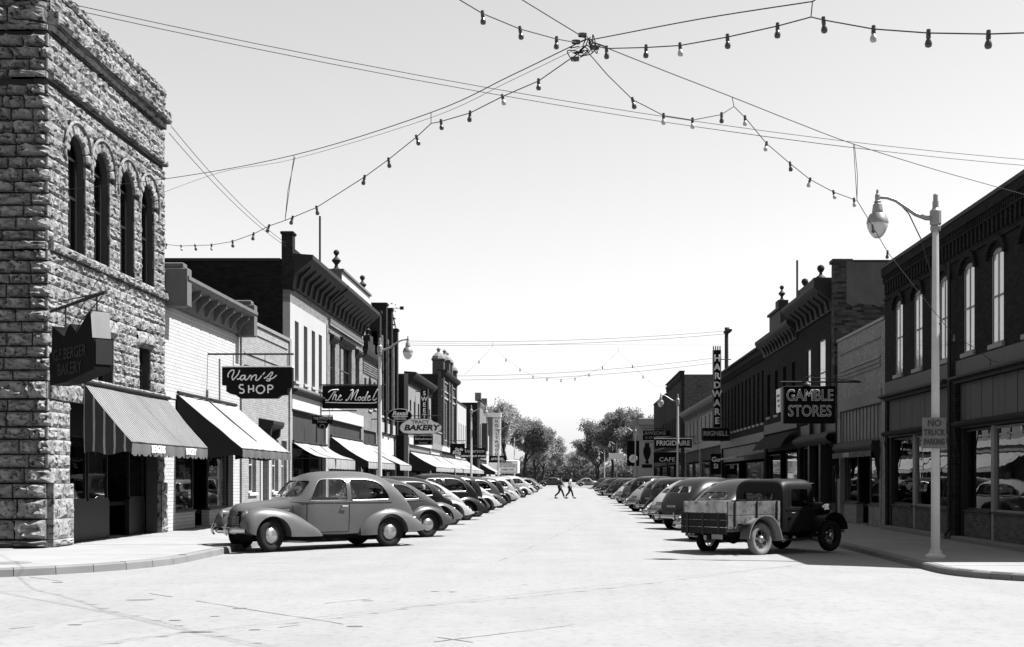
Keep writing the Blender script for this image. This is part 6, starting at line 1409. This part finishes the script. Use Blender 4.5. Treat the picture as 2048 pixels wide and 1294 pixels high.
def make_truck():
    root = thing('pickup_truck', (0, 0, 0), 'old dark pickup truck with wooden plank bed parked nose to the right kerb', 'truck')
    tab = [(.80, .50, .58, .98, .62, 1.20, 3.2), (.77, .48, .62, .99, .66, 1.55, 5), (.68, .46, .65, 1.0, .68, 1.67, 6), (.2, .46, .66, 1.0, .69, 1.69, 6.5), (-.2, .46, .66, 1.0, .69, 1.685, 6.5), (-.35, .47, .66, 1.0, .69, 1.66, 6.0), (-.42, .48, .65, 1.0, .68, 1.60, 5.5), (-.44, .5, .6, 1.0, .63, 1.5, 5)]
    cab = loft(tab, [(.80-1.24*(.5-.5*math.cos(math.pi*k/22))) for k in range(23)]).build('cab', 'truck_black', root)
    cav = loft(tab, [.70-1.02*k/10 for k in range(11)], .05); cav.v = [(x, y, max(z, .6)) for x, y, z in cav.v]
    sw_ = rounded([(.52, 1.06), (-.12, 1.06), (-.12, 1.46), (.48, 1.46)], .05); rw = rounded([(-.42, 1.16), (.42, 1.16), (.42, 1.38), (-.42, 1.38)], .05); ww = rounded([(-.5, 1.14), (.5, 1.14), (.48, 1.46), (-.48, 1.46)], .04)
    me = apply_bool(cab, [cav.build('cut', 'interior'), MB().prism(sw_, 1, -1.2, 1.2).build('cut', 'interior'), MB().prism(rw, 0, -.9, 0).build('cut', 'interior'), MB().prism(ww, 0, .3, 1.2).build('cut', 'interior')])
    me.materials.clear(); me.materials.append(M['truck_black']); me.shade_smooth(); me.set_sharp_from_angle(angle=R(38))
    for s in (-1, 1): patch_mesh(sw_, lambda x, z: (x, s*(surf_y(tab, x, z)-.02), z)).build('side_window', 'glass_car', root, smooth=60, recalc=False)
    patch_mesh(rw, lambda y, z: (surf_x(tab, y, z, False)+.02, y, z)).build('rear_window', 'glass_car', root, smooth=60, recalc=False); patch_mesh(ww, lambda y, z: (surf_x(tab, y, z, True)-.02, y, z)).build('windscreen', 'glass_car', root, smooth=60, recalc=False)
    MB().tube([(surf_x(tab, y, z, False)-.002, y, z) for y, z in rw], .012, 5, closed=True).build('window_trim', 'rubber', root)
    MB().box(.62, .92, -.6, .6, 1.56, 1.60, .015).build('sun_visor', 'truck_black', root)
    for s in (-1, 1):
        for xd in (.60, -.2): MB().tube([(xd, s*(surf_y(tab, xd, .52+.11*k)+.002), .52+.11*k) for k in range(10)], .006, 4).build('door_gap', 'under', root)
        for zz in (.99, 1.03): MB().tube([(.78-.11*k, s*(surf_y(tab, .78-.11*k, zz)+.004), zz) for k in range(11)], .01, 5).build('belt_moulding', 'car_dark', root)
        MB().tube([(-.05, s*.68, .93), (-.05, s*.74, .93), (-.17, s*.74, .925)], .011, 6).build('door_handle', 'chrome_dull', root)
        MB().tube([(.55, s*.66, 1.1), (.62, s*.82, 1.18), (.62, s*.86, 1.25)], .01, 5).build('mirror_arm', 'iron', root)
    ht = [(1.64, .52, .24, .96, .28, 1.13, 3.0), (1.2, .50, .32, .98, .37, 1.16, 3.0), (.79, .48, .44, 1.0, .50, 1.19, 3.0)]
    loft(ht, [1.64-.85*k/10 for k in range(11)]).build('bonnet', 'truck_black', root, smooth=38)
    for s in (-1, 1):
        for k in range(9): MB().box(.95+k*.06, .98+k*.06, min(s*.395-s*.06*(k*.06)/.5, s*.44), max(s*.395-s*.06*(k*.06)/.5, s*.44), .70, .92).build('louvre', 'truck_black', root) if False else None
    b = MB(); b.prism(rounded([(-.26, .48), (.26, .48), (.30, .9), (.22, 1.14), (-.22, 1.14), (-.30, .9)], .05), 0, 1.64, 1.72); b.build('radiator_shell', 'chrome_dull', root); MB().prism(rounded([(-.2, .52), (.2, .52), (.24, .9), (.17, 1.07), (-.17, 1.07), (-.24, .9)], .04), 0, 1.72, 1.726).build('radiator_core', 'under', root)
    MB().lathe([(.03, 1.14), (.035, 1.17), (.02, 1.19), (.012, 1.24), (0, 1.25)], (1.66, 0, 0), n=10).build('radiator_cap', 'chrome', root)
    fp_ = catmull2([(1.80, .50), (1.74, .66), (1.58, .80), (1.34, .86), (1.08, .80), (.84, .62), (.64, .42), (.48, .34)])
    rp_ = catmull2([(-.78, .33), (-.86, .56), (-1.02, .76), (-1.28, .85), (-1.56, .80), (-1.76, .62), (-1.84, .40)])
    for s in (-1, 1):
        strip(fp_, .36, .84, .05, s).build('front_fender', 'truck_black', root, smooth=50); strip(rp_, .60, .92, .05, s).build('rear_fender', 'car_light', root, smooth=50)
        MB().box(-.80, .50, min(s*.56, s*.84), max(s*.56, s*.84), .31, .345, .01).build('running_board', 'rubber', root)
        hl = MB(); hl.lathe([(.02, -.2), (.09, -.15), (.125, -.06), (.13, 0), (.12, .02)], (1.62, s*.44, .98), axis=0, n=20); h = hl.build('headlamp', 'chrome', root, smooth=50); MB().lathe([(.12, .02), (.07, .04), (0, .045)], (1.62, s*.44, .98), axis=0, n=20, cap=False).build('lens', 'lens', h, smooth=60)
        MB().tube([(1.60, s*.44, .87), (1.58, s*.44, .74)], .02, 6).build('lamp_stalk', 'truck_black', h)
    MB().tube([(1.6, -.5, .88), (1.6, .5, .88)], .015, 6).build('lamp_bar', 'chrome_dull', root)
    for s in (-1, 1): MB().box(-2.15, 1.7, s*.38-.035, s*.38+.035, .44, .54).build('frame_rail', 'under', root)
    for x in (1.32, -1.32): MB().tube([(x, -.66, .37), (x, .66, .37)], .045, 8).build('axle', 'under', root)
    MB().lathe([(.0, -.14), (.1, -.12), (.13, 0), (.1, .12), (0, .14)], (-1.32, 0, .37), axis=0, n=12).build('differential', 'under', root)
    for s in (-1, 1): MB().tube([(1.84, -.0, .46), (1.84, s*.5, .46), (1.78, s*.78, .46)], .03, 6).build('bumper_bar', 'chrome_dull', root)
    put_wheel(root, 1.32, -.70, .37, 'wire', steer=R(-4), rimc='car_dark'); put_wheel(root, 1.32, .70, .37, 'wire', steer=R(-4), rimc='car_dark'); put_wheel(root, -1.32, -.74, .37, 'wire', tyre='tyre_dusty_lit', rimc='car_light'); put_wheel(root, -1.32, .74, .37, 'wire', rimc='car_light')
    bed = link('bed', MB().box(-2.28, -.46, -.62, .62, .55, .60).mesh('bed', 'wood_box'), root)
    for s in (-1, 1):
        for z0, z1 in ((.61, .90), (.908, 1.20)): MB().box(-2.26, -.47, s*.63-.018+random.uniform(-.004, .004), s*.63+.018, z0, z1, .006).build('side_plank', 'wood_box', bed)
        for x in (-2.05, -1.3, -.6): MB().box(x-.014, x+.014, s*.663-.013, s*.663+.013, .66, 1.21).build('stake_iron', 'iron', bed)
        MB().box(-1.95, -1.2, s*.72-.07, s*.72+.07, .70, .73).build('bed_rail', 'iron', bed)
    for z0, z1 in ((.61, .90), (.908, 1.22)): MB().box(-.51, -.47, -.61, .61, z0, z1, .006).build('front_plank', 'wood_box', bed)
    for k in range(3): MB().box(-2.34, -2.30, -.64, .64, .50+.155*k, .648+.155*k, .006).build('tail_plank', 'truck_black', bed)
    for y in (-.45, 0, .45): MB().box(-2.355, -2.34, y-.025, y+.025, .48, .97).build('tail_iron', 'iron', bed)
    for k in range(5): MB().box(-2.26, -.52, -.61+.245*k, -.61+.245*k+.235, .601, .625).build('floor_plank', 'wood_box', bed)
    MB().lathe([(.0, -.03), (.045, -.02), (.05, .03), (0, .05)], (-2.1, .6, .5), axis=0, n=10).build('tail_lamp', 'chrome_dull', root); MB().box(-2.38, -2.365, -.58, -.28, .40, .50).build('number_plate', 'plate', root)
    MB().box(-.15, .1, -.58, .58, .6, 1.1, .05).build('seat', 'seat', root)
    return root
tr = make_truck(); tr.location = (4.62, 28.14, road_z(4.9)-.01); tr.rotation_euler = (R(1.4)*.0, 0, R(45)); 
tr.rotation_euler = Matrix.Rotation(R(42.5), 4, 'Z').to_euler()
# ---------------------------------------------------------------- parked cars
HL = math.atan2(-.629, -.777); HR = R(45)
LG, RG = 'cars parked nose-in along the left kerb', 'cars parked nose-in along the right kerb'
place_car('fastback', -5.93, 28.84, HL, 'dust', 'dusty grey two-door sedan nearest the camera on the left', LG, sc=1.03)
left = [(33.0, 'round', 'mid', None, 'grey sedan right behind the nearest left car'), (37.3, 'humpback', 'black', 'dust', 'black sedan with dusty fenders, third from the near left corner'),
        (41.8, 'round', 'pale', None, 'pale rounded sedan, fourth from the near left corner'), (46.4, 'fastback', 'black', 'dark', 'black sedan with dark fenders, fifth on the left'), (51.2, 'boxy', 'dark', 'mid', 'dark upright sedan, sixth on the left'),
        (56.0, 'round', 'pale', None, 'pale sedan, seventh on the left'), (61.2, 'fastback', 'mid', None, 'grey sedan, eighth on the left'), (66.6, 'boxy', 'dark', None, 'dark upright sedan standing farther out, ninth on the left'),
        (72.6, 'round', 'light', None, 'light sedan, tenth on the left'), (78.5, 'fastback', 'pale', None, 'pale sedan, eleventh on the left'), (85, 'boxy', 'light', None, 'light upright sedan, twelfth on the left'), (92, 'round', 'mid', None, 'grey rounded sedan, thirteenth on the left'),
        (100, 'fastback', 'pale', None, 'pale far sedan, fourteenth on the left'), (108, 'humpback', 'light', None, 'light far sedan, fifteenth on the left'), (117, 'round', 'pale', None, 'tiny pale sedan, sixteenth on the left'), (127, 'fastback', 'mid', None, 'tiny grey sedan, seventeenth on the left'), (138, 'round', 'light', None, 'tiny light sedan, last but one on the left'), (150, 'humpback', 'mid', None, 'tiny grey sedan, last on the left before the trees')]
for i, (y, k, c, f, lb) in enumerate(left):
    place_car(k, -5.55+random.uniform(-.15, .15)+(.35 if i == 7 else 0), y+random.uniform(-.35, .35), HL+random.uniform(-.09, .09), c, lb, LG, sc=random.uniform(.97, 1.02), fend=f)
right = [(33.6, 'round', 'dark', None, 'grey sedan half hidden behind the pickup truck'), (40.6, 'fastback', 'dark', None, 'dark sedan with bright bumper left of the pickup truck'), (46.0, 'round', 'pale', None, 'pale sedan, third car beyond the pickup truck'),
         (51.0, 'boxy', 'dark', None, 'dark upright sedan, fourth beyond the pickup truck'), (56.2, 'fastback', 'dark', None, 'dark sedan, fifth beyond the pickup truck'), (61.6, 'round', 'light', None, 'light rounded sedan, sixth beyond the pickup truck'), (67.5, 'boxy', 'black', None, 'black upright sedan, seventh beyond the pickup truck'),
         (74, 'fastback', 'mid', None, 'grey sedan, eighth beyond the pickup truck'), (81, 'round', 'pale', None, 'pale sedan, ninth beyond the pickup truck'), (88.5, 'boxy', 'dark', None, 'dark upright sedan, tenth beyond the pickup truck'), (96.5, 'fastback', 'black', None, 'black sedan, eleventh beyond the pickup truck'), (105, 'round', 'mid', None, 'small grey sedan, twelfth beyond the pickup truck'),
         (115, 'humpback', 'dark', None, 'small dark sedan, thirteenth beyond the pickup truck'), (126, 'fastback', 'mid', None, 'tiny grey sedan far up the right side'), (138, 'round', 'dark', None, 'tiny dark sedan far up the right side'), (152, 'humpback', 'black', None, 'farthest tiny black sedan on the right side')]
for i, (y, k, c, f, lb) in enumerate(right):
    place_car(k, 4.85+random.uniform(-.12, .12), y, HR+random.uniform(-.09, .09), c, lb, RG, sc=random.uniform(.97, 1.02), fend=f)
# a few cars crossing far away
place_car('humpback', -3.5, 235, R(175), 'mid', 'tiny sedan crossing the far end, left of the walkers', 'far cars'); place_car('round', 3.5, 240, R(5), 'light', 'tiny light sedan crossing the far end, right of the walkers', 'far cars')
# ---------------------------------------------------------------- two men walking across
def skin(name, verts, edges, rad, m, parent, sub=2, root=0):
    me = bpy.data.meshes.new(name); me.from_pydata(verts, edges, []); o = bpy.data.objects.new(name, me)
    md = o.modifiers.new('s', 'SKIN'); md.use_smooth_shade = True
    for v, r in zip(me.skin_vertices[0].data, rad): v.radius = r if isinstance(r, tuple) else (r, r)
    me.skin_vertices[0].data[root].use_root = True
    o.modifiers.new('d', 'SUBSURF').levels = sub
    n = bake(o); bpy.data.objects.remove(o)
    n.materials.clear(); n.materials.append(M[m]); n.name = name
    for p in n.polygons: p.use_smooth = True
    return link(name, n, parent)
def walker(x, y, label, top, phase, sleeves):
    """walks towards +x; local x = forward"""
    t = thing('person', (x, y, road_z(x)), label, 'person', 'people crossing the street', 0)
    s = phase; lean = .06
    hip = (0, 0, .93); ch = (lean*.7, 0, 1.32); nk = (lean*1.1, 0, 1.50); hd = (lean*1.6, 0, 1.62); tp = (lean*1.7, 0, 1.74)
    kf = (.22*s, -.09, .52); af = (.34*s, -.09, .09); tf = (.52*s if s > 0 else -.2, -.09, .05)
    kb = (-.06*s, .09, .50); ab = (-.40*s, .09, .14); tb = (-.26*s, .09, .04)
    V = [hip, ch, nk, hd, tp, (lean, -.2, 1.43), (-.10, -.25, 1.16), (.06, -.24, .94), (.09, -.23, .84), (lean, .2, 1.43), (.14, .25, 1.17), (.32, .23, 1.0), (.40, .22, .93),
         (0, -.1, .88), kf, af, tf, (0, .1, .88), kb, ab, tb]
    E = [(0, 1), (1, 2), (2, 3), (3, 4), (1, 5), (5, 6), (6, 7), (7, 8), (1, 9), (9, 10), (10, 11), (11, 12), (0, 13), (13, 14), (14, 15), (15, 16), (0, 17), (17, 18), (18, 19), (19, 20)]
    Rr = [(.15, .12), (.17, .12), .06, (.095, .085), .05, .06, .045, .035, .04, .06, .045, .035, .04, .085, .06, .042, .035, .085, .06, .042, .035]
    skin('body', V, E, Rr, 'skin', t)
    sv_ = [hip, (ch[0]*.6, 0, 1.15), ch, (lean, 0, 1.46), V[5], V[6], V[9], V[10]]; se = [(0, 1), (1, 2), (2, 3), (2, 4), (4, 5), (2, 6), (6, 7)]; sr = [(.175, .14), (.17, .135), (.185, .14), .085, .08, .062, .08, .062]
    if sleeves: sv_ += [V[7], V[11]]; se += [(5, 8), (7, 9)]; sr += [.05, .05]
    skin('shirt', sv_, se, sr, top, t)
    tv = [(0, 0, .98), (0, -.1, .9), kf, (af[0], af[1], .13), (0, .1, .9), kb, (ab[0], ab[1], .19)]
    skin('trousers', tv, [(0, 1), (1, 2), (2, 3), (0, 4), (4, 5), (5, 6)], [(.165, .13), .11, .082, .068, .11, .082, .068], 'trouser', t)
    b = MB(); b.lathe([(.0, 1.80), (.06, 1.79), (.095, 1.74), (.105, 1.68), (.10, 1.64)], (lean*1.5-.012, 0, 0), n=12, cap=False); b.build('hair', 'hair', None, smooth=60).parent = t
    for q in (tf, tb): 
        m_ = MB(); m_.lathe([(.0, -.14), (.045, -.12), (.055, 0), (.05, .1), (0, .14)], (q[0]-.03, q[1], .055), axis=0, n=10); m_.build('shoe', 'shoe', None, smooth=60).parent = t
    for sg_ in (-1, 1): MB().lathe([(.0, -.012), (.012, 0), (0, .012)], (hd[0]+.085, sg_*.032, 1.655), n=6).build('eye', 'hair', None).parent = t
    MB().lathe([(.0, .03), (.014, 0), (.018, -.02), (0, -.03)], (hd[0]+.098, 0, 1.625), n=6).build('nose', 'skin', None).parent = t
    MB().box(hd[0]+.08, hd[0]+.093, -.024, .024, 1.575, 1.583).build('mouth', 'hair', None).parent = t
    return t
walker(-.80, 96, 'man in dark jacket and trousers walking mid-road', 'jacket', 1, True); walker(-.02, 96.4, 'man in white shirt and dark trousers walking mid-road', 'shirt', .8, False)
# ---------------------------------------------------------------- trees at the end of the street
def tree(x, y, h, cr, label, seed, m='leaf', bare=0, n=30000, name='street_tree'):
    rnd = random.Random(seed); t = thing(name, (x, y, 0), label, 'tree', 'trees at the end of the street')
    b = MB(); tips = []
    def grow(p, d, ln, r, lev):
        P = [p]; rr = [r]; q = p.copy(); dd = d.copy()
        for k in range(4):
            dd = (dd+Vector((rnd.uniform(-.16, .16), rnd.uniform(-.16, .16), rnd.uniform(-.03, .1)))).normalized(); q = q+dd*ln/4; P.append(q.copy()); rr.append(r*(1-.13*(k+1)))
            if lev >= 2: tips.append((q.copy(), lev))
        b.tube(P, rr, 6 if lev < 2 else 4)
        if lev < 4:
            for k in range((4, 4, 3, 2)[lev]):
                i = rnd.choice((2, 3, 4)) if lev else rnd.choice((3, 4, 4)); ax = Vector((rnd.uniform(-1, 1), rnd.uniform(-1, 1), rnd.uniform(-.15, .5))).normalized()
                grow(P[i], (dd*.75+ax*(.8 if lev else .75)).normalized(), ln*rnd.uniform(.58, .78), rr[i]*.6, lev+1)
    grow(Vector((x, y, 0)), Vector((0, 0, 1)), h*.26, h*.028, 0)
    zt = max(p.z for p, _ in tips); k_ = h*.97/zt; xm = max(math.hypot(p.x-x, p.y-y) for p, _ in tips); kx = cr/xm
    fix = lambda p: Vector((x+(p.x-x)*(kx if p.z > h*.2 else 1), y+(p.y-y)*(kx if p.z > h*.2 else 1), p.z*k_))
    b.v = [tuple(fix(Vector(v))) for v in b.v]; b.build('trunk', 'bark', t, smooth=60)
    lf = MB(); vs, fs = [], []
    tips = [fix(p) for p, l in tips]
    if bare: tips = [p for p in tips if p.z < h*(1-bare) or rnd.random() < .35]
    clumps = [(p, rnd.uniform(.5, 1.25)) for p in tips if rnd.random() < .75]
    for i in range(n):
        c, cs = rnd.choice(clumps); p = c+Vector((rnd.gauss(0, 1), rnd.gauss(0, 1), rnd.gauss(0, .9))).normalized()*cs*1.15*rnd.random()**.5
        a = Vector((rnd.gauss(0, 1), rnd.gauss(0, 1), rnd.gauss(0, 1))).normalized(); c2 = a.orthogonal().normalized(); s = rnd.uniform(.12, .28)
        k = len(vs); vs += [p-a*s, p+c2*s*.55, p+a*s, p-c2*s*.55]; fs.append((k, k+1, k+2, k+3))
    lf.v = [tuple(v) for v in vs]; lf.q = fs; lf.build('crown', m, t, recalc=False); return t
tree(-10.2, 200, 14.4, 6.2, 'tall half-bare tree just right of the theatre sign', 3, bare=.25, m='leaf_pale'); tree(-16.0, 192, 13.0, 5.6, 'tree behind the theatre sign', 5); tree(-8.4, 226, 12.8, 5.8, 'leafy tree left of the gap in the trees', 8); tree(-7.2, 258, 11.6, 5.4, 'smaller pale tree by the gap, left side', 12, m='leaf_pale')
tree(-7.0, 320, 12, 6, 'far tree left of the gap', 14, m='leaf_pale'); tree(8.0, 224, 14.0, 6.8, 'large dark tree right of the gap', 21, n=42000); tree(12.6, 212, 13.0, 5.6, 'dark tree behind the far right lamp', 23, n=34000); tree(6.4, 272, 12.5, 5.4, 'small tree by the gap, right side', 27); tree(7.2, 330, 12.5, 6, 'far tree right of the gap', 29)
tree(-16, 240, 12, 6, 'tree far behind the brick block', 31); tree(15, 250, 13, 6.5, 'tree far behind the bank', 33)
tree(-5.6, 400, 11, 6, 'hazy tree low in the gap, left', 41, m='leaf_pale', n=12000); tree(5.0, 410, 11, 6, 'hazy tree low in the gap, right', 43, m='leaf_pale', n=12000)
rnd = random.Random(5); lf = MB(); vs, fs = [], []
for i in range(50000):
    x = rnd.uniform(-70, 70); c = (math.sin(x*.35)+math.sin(x*.13+2))*.5; y = 470+rnd.uniform(-8, 8); z = abs(rnd.gauss(0, 1))*(4.6+1.6*c); z = min(z, 11+2*c); p = Vector((x+rnd.gauss(0, .6), y, z*.9)); a = Vector((rnd.gauss(0, 1), rnd.gauss(0, 1), rnd.gauss(0, 1))).normalized(); c2 = a.orthogonal().normalized(); s = rnd.uniform(.4, .9)
    k = len(vs); vs += [p-a*s, p+c2*s*.6, p+a*s, p-c2*s*.6]; fs.append((k, k+1, k+2, k+3))
lf.v = [tuple(v) for v in vs]; lf.q = fs; o = lf.build('far_wood', 'leaf', recalc=False); o['kind'] = 'stuff'; o['label'] = 'low wall of far foliage closing the street'; o['category'] = 'wood'
# ---------------------------------------------------------------- unseen blocks added at the camera's back to dim the sky fill
for sd_, lb in ((-1, 'left'), (1, 'right')): shop(sd_, -34, -4.0, 13.0 if sd_ < 0 else 9.5, 'brick_dark', 'unseen_fill_blocker', 'unseen dark brick block added to cut sky fill at the '+lb+' near corner, behind the camera', n=9, win=(5, 7.3, 1), corn='corbel', store=False, depth=26)
bpy.data.scenes.remove(BENCH)
